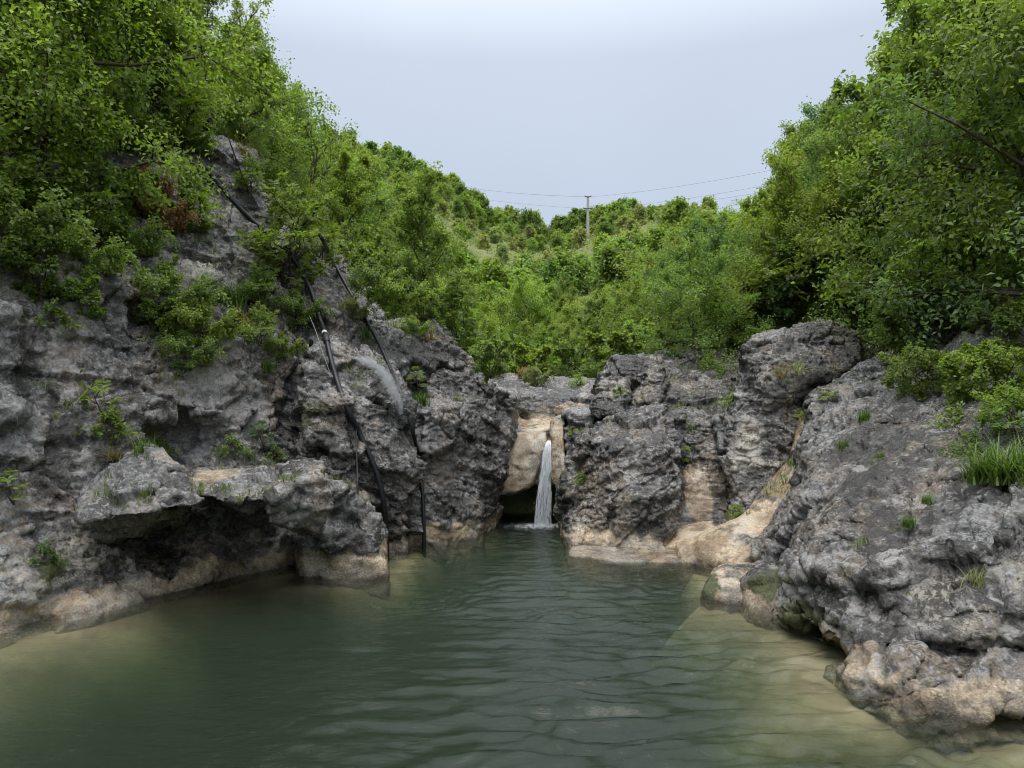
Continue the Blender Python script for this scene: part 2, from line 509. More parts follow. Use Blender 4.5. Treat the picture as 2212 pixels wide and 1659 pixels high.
def plain(name, col, rough=0.6, spec=0.4, vary=0.25, scale=8.0, bumpk=0.2, **kw):
    a = NT(name); p = a.pos(); f = a.noise(p, scale, 5, 0.65)
    c = a.mix(a.rng(f, 0.3, 0.7), tuple(x * (1 - vary) for x in col), tuple(min(1, x * (1 + vary)) for x in col))
    a.done(a.bsdf(c, rough, spec, a.bump(f, bumpk, 0.01), **kw))
    return a.m
# ------------------------------------------------------------------ land
def land_h(X, Y):
    X = np.asarray(X, float); Y = np.asarray(Y, float)
    z0 = np.where(Y < 14, -2.6, 0) + sstep(13.5, 16, Y) * 2.2 + np.clip(Y - 16, 0, 46) * 0.035
    hill = 0.355 * np.clip(Y - 58, 0, 118) - 0.0006 * np.clip(Y - 120, 0, 56) ** 2 - 0.08 * np.clip(Y - 176, 0, 600)
    hill = hill * (1 - 0.0055 * np.clip(X + 8, -60, 60) * sstep(60, 170, Y))
    near = 1 - sstep(12.5, 17, Y)
    xl = -1.9 * (1 - near) + -4.9 * near - 0.06 * np.clip(Y - 17, 0, 60)
    xr = 2.8 * (1 - near) + 5.9 * near + 0.10 * np.clip(Y - 17, 0, 60)
    dl = np.clip(xl - X, 0, None); dr = np.clip(X - xr, 0, None)
    fl = sstep(25, 80, Y); cl = 30 * (1 - fl) + 9 * fl; cr = 40 * (1 - fl) + 13 * fl
    left = 1.05 * cl * (1 - np.exp(-dl / cl)) + near * 5.0 * sstep(0, 2.6, dl)
    right = 0.74 * cr * (1 - np.exp(-dr / cr)) + near * 3.4 * sstep(0, 2.2, dr)
    p = np.stack([X.ravel() * 0.11, Y.ravel() * 0.11, 0 * X.ravel()], 1)
    nz = fbm(p, 4, 77).reshape(X.shape)
    far = sstep(16, 40, Y)
    return z0 + np.maximum(left, 0) + right + hill + nz * (0.15 + 1.1 * far)

def build_land():
    ys = np.concatenate([np.linspace(-60, 8, 24), np.linspace(9, 40, 50), np.linspace(41, 230, 90), np.linspace(240, 900, 20)])
    xs = np.concatenate([np.linspace(-420, -45, 22), np.linspace(-43, 43, 120), np.linspace(45, 420, 22)])
    Xg, Yg = np.meshgrid(xs, ys, indexing='ij')
    Z = land_h(Xg, Yg)
    v = np.stack([Xg, Yg, Z], -1).reshape(-1, 3)
    ny = len(ys)
    i, j = np.meshgrid(np.arange(len(xs) - 1), np.arange(ny - 1), indexing='ij')
    a = (i * ny + j).ravel()
    q = np.stack([a, a + ny, a + ny + 1, a + 1], 1)
    m = NT('ground'); p = m.pos()
    g1 = m.noise(p, 0.12, 6, 0.65); g2 = m.noise(p, 1.5, 6, 0.7)
    c = m.mix(m.rng(g1, 0.38, 0.6), (0.115, 0.155, 0.045), (0.185, 0.20, 0.08))
    c = m.mix(m.rng(g2, 0.45, 0.62, 0, 0.5), c, (0.10, 0.09, 0.05))
    c = m.mix(m.rng(m.noise(p, 0.5, 6, 0.7), 0.62, 0.68, 0, 0.9), c, (0.22, 0.21, 0.20))
    m.done(m.bsdf(c, 0.9, 0.2, m.bump(g2, 0.8, 0.3)))
    o = obj('ground', mesh_np('ground', v, quads=q, mat=m.m))
    tag(o, kind='structure')
build_land()

# ------------------------------------------------------------------ pool
def bed_h(X, Y):
    bl = np.interp(Y, [-5, 5.5, 6.9, 7.3, 8.1, 8.6, 9.1, 11, 12, 13], [-6, -5.4, -4.83, -4.2, -3.9, -3.0, -1.55, -1.3, -0.45, -0.3])
    br = np.interp(Y, [-5, 4.3, 5.0, 5.2, 5.5, 6.0, 7.4, 8.1, 8.6, 9.8, 10.2, 12.4, 14], [3.6, 3.6, 3.5, 2.95, 2.45, 2.5, 2.7, 2.07, 2.3, 2.4, 0.85, 0.86, 0.9])
    n = fbm(np.stack([X.ravel(), Y.ravel(), 0 * X.ravel()], 1) * 0.9, 3, 5).reshape(X.shape)
    dl = np.clip(X - bl, 0, None); dr = np.clip(br - X, 0, None)
    far = 1 + 5 * sstep(7.0, 10.5, Y)
    zl = -0.10 - far * (0.20 * dl + 0.42 * dl ** 2)
    zr = -0.12 - far * (0.36 * dr + 0.40 * dr ** 2)
    return np.maximum(np.maximum(zl, zr), -2.1) + 0.05 * n * np.clip(np.minimum(dl, dr) * 2, 0, 1)

def build_pool():
    xs = np.linspace(-9, 9, 110); ys = np.linspace(-5, 15, 120)
    Xg, Yg = np.meshgrid(xs, ys, indexing='ij'); Z = bed_h(Xg, Yg)
    ny = len(ys); i, j = np.meshgrid(np.arange(len(xs) - 1), np.arange(ny - 1), indexing='ij'); a = (i * ny + j).ravel()
    m = NT('silt'); p = m.pos()
    c = m.mix(m.rng(m.noise(p, 2.2, 5, 0.6), 0.35, 0.65), (0.27, 0.20, 0.13), (0.40, 0.31, 0.215))
    c = m.mix(m.rng(m.noise(p, 0.8, 4, 0.6), 0.5, 0.65, 0, 0.6), c, (0.20, 0.165, 0.10))
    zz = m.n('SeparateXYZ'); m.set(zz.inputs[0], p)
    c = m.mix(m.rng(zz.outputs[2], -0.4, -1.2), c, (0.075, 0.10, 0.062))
    m.done(m.bsdf(c, 0.9, 0.2))
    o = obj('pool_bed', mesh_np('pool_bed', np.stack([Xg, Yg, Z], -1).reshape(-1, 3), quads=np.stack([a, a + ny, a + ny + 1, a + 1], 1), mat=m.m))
    tag(o, kind='structure')
    # water: a closed body with a rippled top
    xs = np.concatenate([[-9.5], np.linspace(-5.2, 3.8, 290), [9.5]]); ys = np.concatenate([[-5.5, 2, 3.5], np.linspace(4.1, 13.8, 300), [14.4]])
    Xg, Yg = np.meshgrid(xs, ys, indexing='ij')
    P = np.stack([Xg.ravel(), Yg.ravel(), 0 * Xg.ravel()], 1)
    fx, fy = 0.5, 12.2
    dx, dy = P[:, 0] - fx, P[:, 1] - fy
    r = np.sqrt(dx * dx + dy * dy)
    amp = sstep(-0.35, 0.55, fbm(P * np.array([0.5, 1.1, 1]) + 4, 2, 3))
    amp2 = sstep(-0.35, 0.55, fbm(P * np.array([0.7, 1.3, 1]) + 14, 2, 13))
    wx = 0.35 * vnoise(P * 0.9, 8) + 0.12 * vnoise(P * 2.3, 9)
    side = 0.28 + 0.72 * sstep(-2.4, -0.3, P[:, 0] + 0.6 * vnoise(P * 0.5 + 2, 2))
    z = 0.0080 * amp * np.sin((r + wx) * 2 * math.pi / 0.37) + 0.0050 * amp2 * np.sin((P[:, 1] + 0.12 * P[:, 0] + 1.3 * wx) * 2 * math.pi / 0.235)
    z = z + 0.0030 * amp * np.sin((P[:, 1] - 0.2 * P[:, 0] + 0.8 * wx) * 2 * math.pi / 0.13)
    z = z + 0.0080 * fbm(P * np.array([1.5, 3.8, 1]), 3, 17) + 0.0050 * fbm(P * np.array([4.0, 11.0, 1]), 2, 23)
    z = z * side * (1.15 + 1.3 * sstep(-1.2, 0.4, P[:, 0]) * sstep(9.0, 6.0, P[:, 1]))
    z = z + 0.020 * np.exp(-(r / 1.3) ** 2) * fbm(P * 6.0, 3, 31)
    # rain rings
    rng = np.random.default_rng(5)
    for k in range(420):
        cx = rng.uniform(-4.4, 3.2); cyy = rng.uniform(4.2, 11.5); rad = rng.uniform(0.03, 0.16)
        s = (np.abs(P[:, 0] - cx) < 0.3) & (np.abs(P[:, 1] - cyy) < 0.3)
        d = np.hypot(P[s, 0] - cx, P[s, 1] - cyy)
        z[s] += 0.0028 * np.cos((d - rad) * 2 * math.pi / 0.055) * np.exp(-((d - rad) / 0.035) ** 2)
    border = (P[:, 0] < -6) | (P[:, 0] > 5) | (P[:, 1] < 3.8) | (P[:, 1] > 14.1)
    z[border] = 0
    P[:, 2] = z
    ny = len(ys); nx = len(xs)
    i, j = np.meshgrid(np.arange(nx - 1), np.arange(ny - 1), indexing='ij'); a = (i * ny + j).ravel()
    q = np.stack([a, a + ny, a + ny + 1, a + 1], 1)
    low = P.copy(); low[:, 2] = -3.4
    # walls and floor of the body
    top = lambda i, j: i * ny + j
    bl = len(P)
    ring = [top(i, 0) for i in range(nx)] + [top(nx - 1, j) for j in range(1, ny)] + [top(i, ny - 1) for i in range(nx - 2, -1, -1)] + [top(0, j) for j in range(ny - 2, 0, -1)]
    lowv = low[ring]; nr = len(ring)
    ra = np.array(ring); rb = np.roll(ra, -1); la = bl + np.arange(nr); lb = np.roll(la, -1)
    wq = np.stack([rb, ra, la, lb], 1)
    V = np.concatenate([P, lowv, [[0, 5, -3.4]]])
    ft = np.stack([lb, la, np.full(nr, len(V) - 1)], 1)
    m = NT('water'); p = m.pos()
    n1 = m.noise(m.map(p, (3.0, 7.0, 1)), 3.0, 4, 0.6, 0.5)
    n2 = m.noise(m.map(p, (1.0, 2.2, 1)), 16.0, 4, 0.65)
    msk = m.rng(m.noise(m.map(p, (0.5, 1.0, 1)), 0.9, 3, 0.5), 0.42, 0.62, 0.08, 1.0)
    hgt = m.math('ADD', n1, m.math('MULTIPLY', m.math('MULTIPLY', n2, msk), 0.65))
    nrm = m.bump(hgt, 0.75, 0.012)
    fr = m.n('Fresnel'); fr.inputs['IOR'].default_value = 1.333; m.set(fr.inputs['Normal'], nrm)
    tr = m.n('BsdfTransparent'); tr.inputs[0].default_value = (0.97, 1.0, 0.97, 1)
    gl = m.n('BsdfGlossy'); gl.inputs['Roughness'].default_value = 0.015; m.set(gl.inputs['Normal'], nrm)
    mx = m.n('MixShader'); m.set(mx.inputs[0], fr.outputs[0]); m.set(mx.inputs[1], tr.outputs[0]); m.set(mx.inputs[2], gl.outputs[0])
    va = m.n('VolumePrincipled'); va.inputs['Color'].default_value = (0.044, 0.055, 0.043, 1); va.inputs['Density'].default_value = 3.2; va.inputs['Absorption Color'].default_value = (0.49, 0.59, 0.48, 1); va.inputs['Anisotropy'].default_value = 0.2
    m.t.links.new(va.outputs[0], m.out.inputs['Volume'])
    m.done(mx.outputs[0])
    o = obj('water', mesh_np('water', V, tris=ft, quads=np.concatenate([q, wq]), mat=m.m))
    tag(o, kind='structure')
build_pool()

# ------------------------------------------------------------------ rocks
def Z3(x, y, d, rx, ry=None, rz=None, rot=(0, 0, 0)): return Ell((x, y, d), (rx, ry or rx, rz or rx), rot)

build_rock('cliff', 'tall mossy grey limestone cliff with pockets of shrubs above the overhanging ledge', [
    Hull([(-260, 1430, 6.2), (-260, 480, 7.6), (90, 1395, 7.05), (110, 540, 8.6), (400, 640, 9.8), (400, 1000, 9.2), (300, 1330, 8.3), (560, 800, 10.3), (640, 1250, 9.7), (620, 830, 10.4)], 3.5, 1.2),
    Hull([(180, 380, 10.4), (180, 620, 9.6), (300, 300, 11.2), (430, 300, 12.0), (545, 325, 12.8), (562, 430, 12.6), (600, 560, 12.2), (640, 800, 10.9), (300, 800, 9.7), (-150, 250, 9.6), (-150, 600, 8.3)], 3.5),
    Hull([(-260, 1160, 6.5), (-260, 1430, 6.1), (60, 1190, 7.2), (160, 1210, 7.5), (330, 1290, 8.0), (200, 1350, 7.2), (0, 1380, 6.8), (360, 1300, 8.1)], 2.0, 1.0),
    Hull([(0, 690, 7.7), (60, 640, 8.0), (95, 760, 8.0), (60, 900, 7.7), (0, 960, 7.3), (-100, 700, 7.2), (-100, 980, 7.0)], 2.0),
    Hull([(180, 640, 8.9), (240, 660, 9.0), (245, 710, 8.9), (200, 730, 8.7), (130, 660, 8.7)], 1.0),
    Hull([(470, 870, 9.7), (560, 845, 9.9), (600, 870, 9.9), (560, 930, 9.7), (480, 905, 9.6)], 1.0),
    Hull([(430, 800, 10.0), (580, 720, 10.6), (640, 780, 10.7), (620, 830, 10.4), (500, 860, 9.9)], 1.0),
    Hull([(230, 430, 10.5), (330, 380, 11), (420, 470, 11.4), (420, 620, 10.6), (280, 560, 10.2)], 1.0),
    ],
    [Z3(480, 1172, 8.4, 1.15, 0.62, 0.38, (0, 4, 0)), Z3(330, 1150, 7.75, 0.6, 0.4, 0.17, (0, 14, 0)), Z3(60, 830, 7.5, 0.22, 0.55, 0.42), Z3(100, 960, 7.3, 0.10, 0.3, 0.08),
     Z3(120, 1260, 7.0, 0.14, 0.30, 0.4, (0, 25, 0)), Z3(445, 690, 9.4, 0.9, 0.45, 0.45), Z3(480, 960, 9.0, 1.1, 0.45, 0.35)],
    h=0.112, sub=2, seed=11, block=0.13, block_f=1.1, strata=0.035, scal=0.07, scal_f=2.8, tan_z=0.24,
    pale=[Z3(270, 1200, 7.7, 0.6, 0.7, 0.35, (0, 20, 0)), Z3(90, 1270, 7.0, 0.7, 0.6, 0.25), Z3(460, 590, 10.6, 0.35, 0.9, 0.5), Z3(400, 420, 11, 0.6, 1.0, 0.5)],
    moss=[Z3(110, 1235, 7.2, 0.16, 0.3, 0.22)])

build_rock('ledge', 'smooth grey overhanging rock ledge jutting over the dark hollow beside the pool', [
    Hull([(420, 1015, 8.7), (500, 1002, 9.2), (690, 998, 9.3), (440, 1085, 7.65), (500, 1094, 7.55), (560, 1088, 7.7), (700, 1040, 8.1), (520, 1112, 8.1), (690, 1105, 8.5)], 0.4),
    Hull([(262, 1000, 8.1), (300, 974, 8.2), (345, 982, 8.1), (400, 1025, 7.9), (470, 1085, 7.5), (430, 1096, 7.4), (330, 1088, 7.35), (250, 1092, 7.3), (170, 1112, 7.2), (190, 1050, 7.6)], 0.4),
    Hull([(300, 1040, 7.9), (480, 1040, 8.2), (480, 1092, 7.7), (300, 1085, 7.5)], 0.6),
    Hull([(568, 1062, 7.6), (600, 1040, 7.55), (690, 1018, 7.8), (710, 1050, 7.9), (560, 1105, 7.6), (572, 1138, 7.65), (610, 1154, 7.7), (695, 1158, 7.9), (712, 1090, 7.9)], 0.75),
    Hull([(590, 1000, 8.6), (640, 986, 8.6), (698, 996, 8.5), (708, 1030, 8.0), (600, 1045, 7.9)], 0.6),
    Hull([(200, 1100, 7.5), (330, 1095, 7.7), (420, 1110, 8.0), (330, 1150, 8.1), (220, 1150, 7.7)], 0.8)],
    h=0.055, sub=1, crack=0.05, bed=0.05, karst=0.02, seed=23, strata=0.02, scal=0.03, scal_f=5.0, block=0.075, block_f=1.8, warp=0.09, lump=0.05, tan_z=-0.5, light=1.1, tan=[Z3(465, 1028, 8.5, 0.22, 0.3, 0.12)])

build_rock('buttress', 'pitted grey rock buttress with tan base at the end of the ledge', [
    Hull([(690, 1020, 8.9), (740, 1020, 8.9), (790, 1090, 8.95), (825, 1170, 9.0), (842, 1245, 9.05), (690, 1257, 8.85), (690, 1150, 8.75), (810, 1050, 9.8), (840, 1150, 10)], 1.2, 1.0),
    Hull([(625, 1150, 8.95), (700, 1140, 8.9), (700, 1250, 8.95), (630, 1258, 8.85)], 0.8, 0.5),
    Hull([(660, 1180, 8.9), (700, 1170, 8.9), (840, 1215, 9.0), (838, 1246, 9.0), (690, 1256, 8.8)], 1.0, 1.0)],
    (), h=0.07, sub=1, seed=31, scal=0.055, scal_f=4.6, tan_z=0.30, warp=0.1)

build_rock('rock_dome', 'domed dark grey rock that the thick black pipe runs down', [
    Hull([(670, 790, 10.3), (725, 735, 10.9), (800, 755, 11), (870, 830, 10.8), (900, 900, 10.7), (900, 980, 10.6), (885, 1100, 10.6), (860, 1200, 10.4), (740, 1230, 10.0), (720, 1000, 9.8), (650, 900, 10.0)], 2.2, 1.0),
    Hull([(640, 850, 10.1), (700, 830, 10.2), (760, 880, 10.0), (740, 1010, 9.7), (650, 1000, 9.6)], 1.2),
    Hull([(560, 740, 10.9), (700, 740, 11.0), (700, 1000, 10.3), (560, 1000, 10.1)], 0.8),
    Hull([(800, 1060, 10.25), (850, 1050, 10.35), (885, 1110, 10.4), (880, 1190, 10.3), (820, 1200, 10.2)], 1.0, 1.0)],
    [Z3(905, 1040, 10.4, 0.10, 0.5, 1.1), Z3(800, 1110, 10.1, 0.22, 0.35, 0.10, (0, -12, 0)), Z3(660, 990, 9.6, 0.3, 0.4, 0.10)],
    h=0.08, sub=2, seed=43, scal=0.06, scal_f=3.4, strata=0.035, dip=(0.5, 0), tan_z=0.16)

build_rock('gorge_wall', 'dark pitted rock wall of the gorge between the pipes and the waterfall', [
    Hull([(885, 890, 11.3), (905, 870, 11.5), (980, 862, 11.9), (1040, 850, 12.2), (1075, 860, 12.4), (1090, 905, 12.3), (1085, 1000, 12.2), (1066, 1080, 12.05), (1053, 1165, 11.9), (930, 1185, 11.0), (880, 1185, 11.1)], 2.2, 1.0),
    Hull([(905, 1065, 11.0), (940, 1042, 11.15), (965, 1050, 11.2), (985, 1100, 11.2), (980, 1180, 11.1), (890, 1185, 10.9)], 1.0, 1.0),
    Hull([(988, 1090, 11.4), (1040, 1060, 11.7), (1055, 1165, 11.75), (985, 1180, 11.2)], 1.0, 1.0),
    Hull([(900, 895, 11.1), (980, 870, 11.5), (985, 960, 11.3), (910, 1010, 11.0)], 1.2),
    Hull([(935, 800, 12.3), (1010, 810, 12.6), (1080, 850, 12.7), (1090, 890, 12.6), (980, 890, 12.0), (900, 850, 11.8)], 2.0),
    Hull([(1088, 872, 12.9), (1119, 868, 13.0), (1122, 910, 12.9), (1116, 955, 12.8), (1085, 1010, 12.4), (1070, 960, 12.4)], 0.8)],
    [Z3(990, 1010, 11.0, 0.05, 0.3, 0.7, (0, 8, 0))],
    h=0.08, sub=2, seed=57, scal=0.05, scal_f=3.4, strata=0.03, dip=(0.4, 0), block=0.09, tan_z=0.26)

build_rock('rock_shoulder', 'weathered grey rock shoulder with grass below the wooded slope', [
    Hull([(560, 420, 13.2), (700, 540, 13.4), (750, 575, 13.6), (760, 620, 13.0), (640, 790, 11.0), (720, 730, 11.3), (880, 790, 11.9), (600, 650, 11.9), (540, 700, 11.4)], 3.0),
    Hull([(740, 720, 11.7), (860, 700, 12.8), (960, 725, 13.0), (1015, 790, 13.0), (1020, 830, 12.9), (880, 830, 11.9), (760, 800, 11.3)], 2.6),
    Hull([(900, 680, 13.6), (980, 720, 13.6), (1010, 770, 13.4), (930, 760, 13.0)], 1.6),
    Hull([(1000, 800, 13.0), (1080, 840, 13.1), (1090, 880, 12.9), (1000, 900, 12.5)], 2.0)],
    h=0.10, sub=2, seed=61, scal=0.05, scal_f=3.6, strata=0.05, strata_f=6, dip=(0.35, 0))

build_rock('stream_ledge', 'layered grey rock bar crossing the gorge above the waterfall', [
    Hull([(1010, 822, 16.5), (1120, 812, 16.5), (1290, 822, 16.5), (1030, 855, 14.6), (1110, 872, 14.4), (1300, 862, 14.2), (1100, 905, 14.3), (1300, 905, 14.0)], 1.0),
    Hull([(1020, 835, 15.2), (1150, 832, 15.6), (1290, 838, 15.2), (1300, 858, 14.6), (1040, 858, 14.6)], 1.0),
    Hull([(1080, 903, 14.4), (1225, 903, 14.4), (1222, 930, 13.3), (1085, 933, 13.3), (1080, 1010, 13.6), (1220, 1010, 13.6)], 1.0),
    Hull([(1214, 890, 13.2), (1268, 876, 13.4), (1290, 890, 13.0), (1275, 1000, 12.8), (1240, 1070, 12.7), (1217, 1000, 12.9)], 1.4)],
    h=0.06, sub=1, bed=0.13, seed=71, strata=0.05, strata_f=9, scal=0.03, scal_f=4.5, block=0.06, warp=0.05, lump=0.03, tan_z=-3,
    tan=[Z3(1152, 915, 13.8, 0.42, 0.9, 0.16), Z3(1260, 884, 14.1, 0.5, 0.4, 0.08)])

build_rock('waterfall_chute', 'smooth tan scoured rock chute that the waterfall drops from', [
    Hull([(1090, 922, 13.7), (1200, 922, 13.7), (1110, 932, 13.2), (1196, 930, 13.2), (1192, 950, 13.05), (1178, 975, 13.0), (1165, 1010, 12.95), (1152, 1052, 12.95), (1110, 1065, 12.85), (1091, 1073, 12.8), (1066, 1070, 12.75), (1075, 990, 12.9)], 0.8),
    Hull([(1186, 906, 13.25), (1218, 898, 13.2), (1222, 1000, 12.85), (1228, 1065, 12.75), (1190, 1048, 13.0), (1183, 960, 13.1)], 1.0),
    Hull([(1150, 928, 13.5), (1215, 928, 13.5), (1215, 1052, 13.35), (1150, 1045, 13.35)], 0.8),
    Hull([(1010, 1030, 14.3), (1260, 1030, 14.3), (1260, 1170, 14.1), (1010, 1170, 14.1)], 1.0, 1.0),
    Hull([(1206, 1060, 12.9), (1235, 1060, 12.8), (1245, 1150, 12.5), (1219, 1140, 12.7)], 1.0, 1.0)],
    [Z3(1186, 945, 12.95, 0.03, 0.3, 0.10, (0, -14, 0))],
    h=0.045, sub=1, bed=0.02, crack=0.012, karst=0.008, tan_k=1.12, seed=83, lump=0.02, strata=0.012, strata_f=4, scal=0.022, scal_f=5, fine=0.012, block=0.05, warp=0.03, join=0.04, tan_z=0.45,
    tan=[Z3(1150, 985, 13.0, 0.75, 1.2, 0.78)], pale=[Z3(1092, 1030, 12.9, 0.08, 0.4, 0.40, (0, 12, 0))])

build_rock('boulder_block', 'blocky dark pitted boulder right beside the waterfall plunge', [
    Hull([(1262, 924, 12.0), (1290, 912, 12.2), (1421, 868, 12.5), (1442, 880, 12.2), (1450, 915, 11.7), (1262, 945, 11.5), (1329, 962, 11.1), (1421, 966, 11.0), (1448, 960, 11.1), (1456, 1010, 11.0), (1462, 1110, 10.7), (1440, 1160, 10.5), (1250, 1160, 10.9), (1240, 1000, 11.5)], 1.0, 0.8),
    Hull([(1202, 1045, 11.6), (1218, 1008, 11.7), (1254, 978, 11.5), (1300, 975, 11.2), (1330, 1010, 10.95), (1320, 1110, 10.7), (1235, 1150, 10.9), (1212, 1100, 11.4)], 1.0, 0.5),
    Hull([(1330, 1010, 10.85), (1420, 1040, 10.7), (1440, 1130, 10.5), (1330, 1140, 10.6)], 0.7, 0.5),
    Hull([(1246, 1140, 10.85), (1430, 1142, 10.5), (1445, 1184, 10.4), (1250, 1184, 10.72), (1228, 1188, 10.8)], 1.0, 1.0)],
    [Z3(1218, 1160, 10.7, 0.12, 0.3, 0.14), Z3(1290, 1070, 10.6, 0.12, 0.2, 0.3, (0, 35, 0))],
    h=0.065, sub=2, block=0.11, block_f=1.4, warp=0.06, lump=0.03, bed=0.07, seed=97, strata=0.03, dip=(-0.45, 0.0), scal=0.055, scal_f=3.8, tan_z=0.20)

build_rock('rear_boulder', 'broad flat topped grey boulder behind the blocky boulder beside the waterfall', [
    Hull([(1272, 890, 12.9), (1296, 810, 13.2), (1330, 775, 13.3), (1352, 768, 13.3), (1440, 757, 14.2), (1360, 800, 13.0), (1440, 795, 13.2), (1440, 880, 12.7), (1290, 905, 12.6), (1380, 900, 12.5)], 1.5),
    Hull([(1440, 757, 14.4), (1520, 756, 14.6), (1625, 762, 14.4), (1400, 790, 13.2), (1625, 800, 13.2), (1625, 900, 12.6), (1400, 850, 12.8), (1420, 880, 12.4), (1560, 905, 12.2)], 1.0),
    Hull([(1390, 800, 12.9), (1430, 790, 13.0), (1445, 830, 12.7), (1420, 880, 12.4), (1385, 860, 12.6)], 0.8),
    Hull([(1425, 880, 12.2), (1560, 880, 12.2), (1580, 905, 12.0), (1580, 1160, 11.2), (1430, 1160, 11.2), (1430, 905, 12.0)], 1.6, 0.6)],
    [Z3(1372, 845, 12.6, 0.10, 0.45, 0.36, (0, 18, 0)), Z3(1487, 972, 11.2, 0.40, 0.75, 0.62, (0, -4, 0)), Z3(1500, 1075, 11.05, 0.24, 0.5, 0.45)],
    h=0.07, sub=2, block=0.11, block_f=1.4, warp=0.06, lump=0.03, bed=0.07, seed=101, strata=0.04, strata_f=6, scal=0.035, scal_f=3.8, tan_z=0.2,
    tan=[Z3(1506, 1070, 11.6, 0.19, 0.7, 0.42)])

build_rock('cap_boulder', 'tall dark boulder with overhanging cap and dry grass tuft', [
    Hull([(1603, 775, 11.6), (1622, 745, 11.7), (1680, 718, 11.8), (1783, 698, 12.2), (1850, 722, 12.0), (1864, 752, 11.7), (1830, 800, 11.2), (1740, 815, 11.0), (1660, 830, 11.1), (1606, 890, 11.4), (1650, 900, 11.2), (1720, 880, 11.25)], 1.4),
    Hull([(1603, 800, 11.7), (1700, 850, 11.3), (1742, 860, 11.3), (1745, 900, 11.2), (1728, 990, 10.9), (1700, 1040, 10.7), (1640, 1110, 10.45), (1570, 1135, 10.5), (1560, 890, 11.75), (1565, 1000, 11.4)], 1.6, 0.6),
    Hull([(1543, 900, 11.8), (1590, 895, 11.7), (1580, 960, 11.4), (1565, 1060, 11.0), (1548, 1020, 11.3)], 0.8),
    Hull([(1700, 800, 12.3), (1860, 770, 12.3), (1860, 870, 12.0), (1740, 880, 12.0)], 0.8),
    Hull([(1860, 745, 12.6), (1885, 738, 12.6), (1905, 765, 12.4), (1985, 785, 11.9), (1760, 830, 11.5), (1745, 852, 11.3), (1820, 850, 11.2)], 1.2)],
    [Z3(1775, 842, 10.95, 0.26, 0.30, 0.10)],
    h=0.07, sub=2, block=0.11, block_f=1.4, warp=0.06, lump=0.03, bed=0.05, seed=113, strata=0.025, scal=0.04, scal_f=4.2, tan_z=0.2, pale=[Z3(1650, 1000, 10.8, 0.5, 0.7, 0.5)])

build_rock('rock_slide', 'smooth tan water worn rock slide curving down to the pool shelf', [
    Hull([(1726, 940, 10.95), (1740, 860, 11.2), (1768, 862, 10.8), (1768, 950, 10.4), (1740, 1030, 10.0), (1700, 1020, 10.5)], 0.8),
    Hull([(1712, 985, 10.7), (1760, 975, 10.2), (1735, 1060, 9.8), (1690, 1110, 9.6), (1605, 1120, 10.0), (1655, 1045, 10.5)], 0.8, 0.4),
    Hull([(1508, 1160, 9.9), (1545, 1140, 10.1), (1612, 1106, 10.3), (1690, 1075, 10.0), (1680, 1150, 9.3), (1600, 1218, 9.1), (1520, 1220, 9.5), (1512, 1195, 9.6)], 0.8, 0.8),
    Hull([(1463, 1180, 10.0), (1500, 1168, 10.1), (1540, 1200, 9.6), (1490, 1218, 9.6), (1466, 1205, 9.8)], 0.5, 0.6),
    Hull([(1400, 1150, 10.9), (1560, 1115, 11.2), (1560, 1165, 10.3), (1480, 1182, 10.3), (1400, 1178, 10.6)], 1.0, 0.6)],
    h=0.05, sub=1, block=0.025, warp=0.03, lump=0.02, bed=0.015, crack=0.012, karst=0.008, tan_k=1.12, seed=127, strata=0.012, scal=0.02, scal_f=5, fine=0.012, join=0.12, tan_z=0.22,
    tan=[Z3(1737, 930, 10.8, 0.14, 0.6, 0.5), Z3(1690, 1040, 10.3, 0.32, 0.6, 0.34, (0, 35, 0)), Z3(1620, 1115, 10.1, 0.42, 0.8, 0.28), Z3(1550, 1165, 9.9, 0.42, 0.8, 0.10), Z3(1480, 1150, 10.8, 0.5, 0.8, 0.25)])

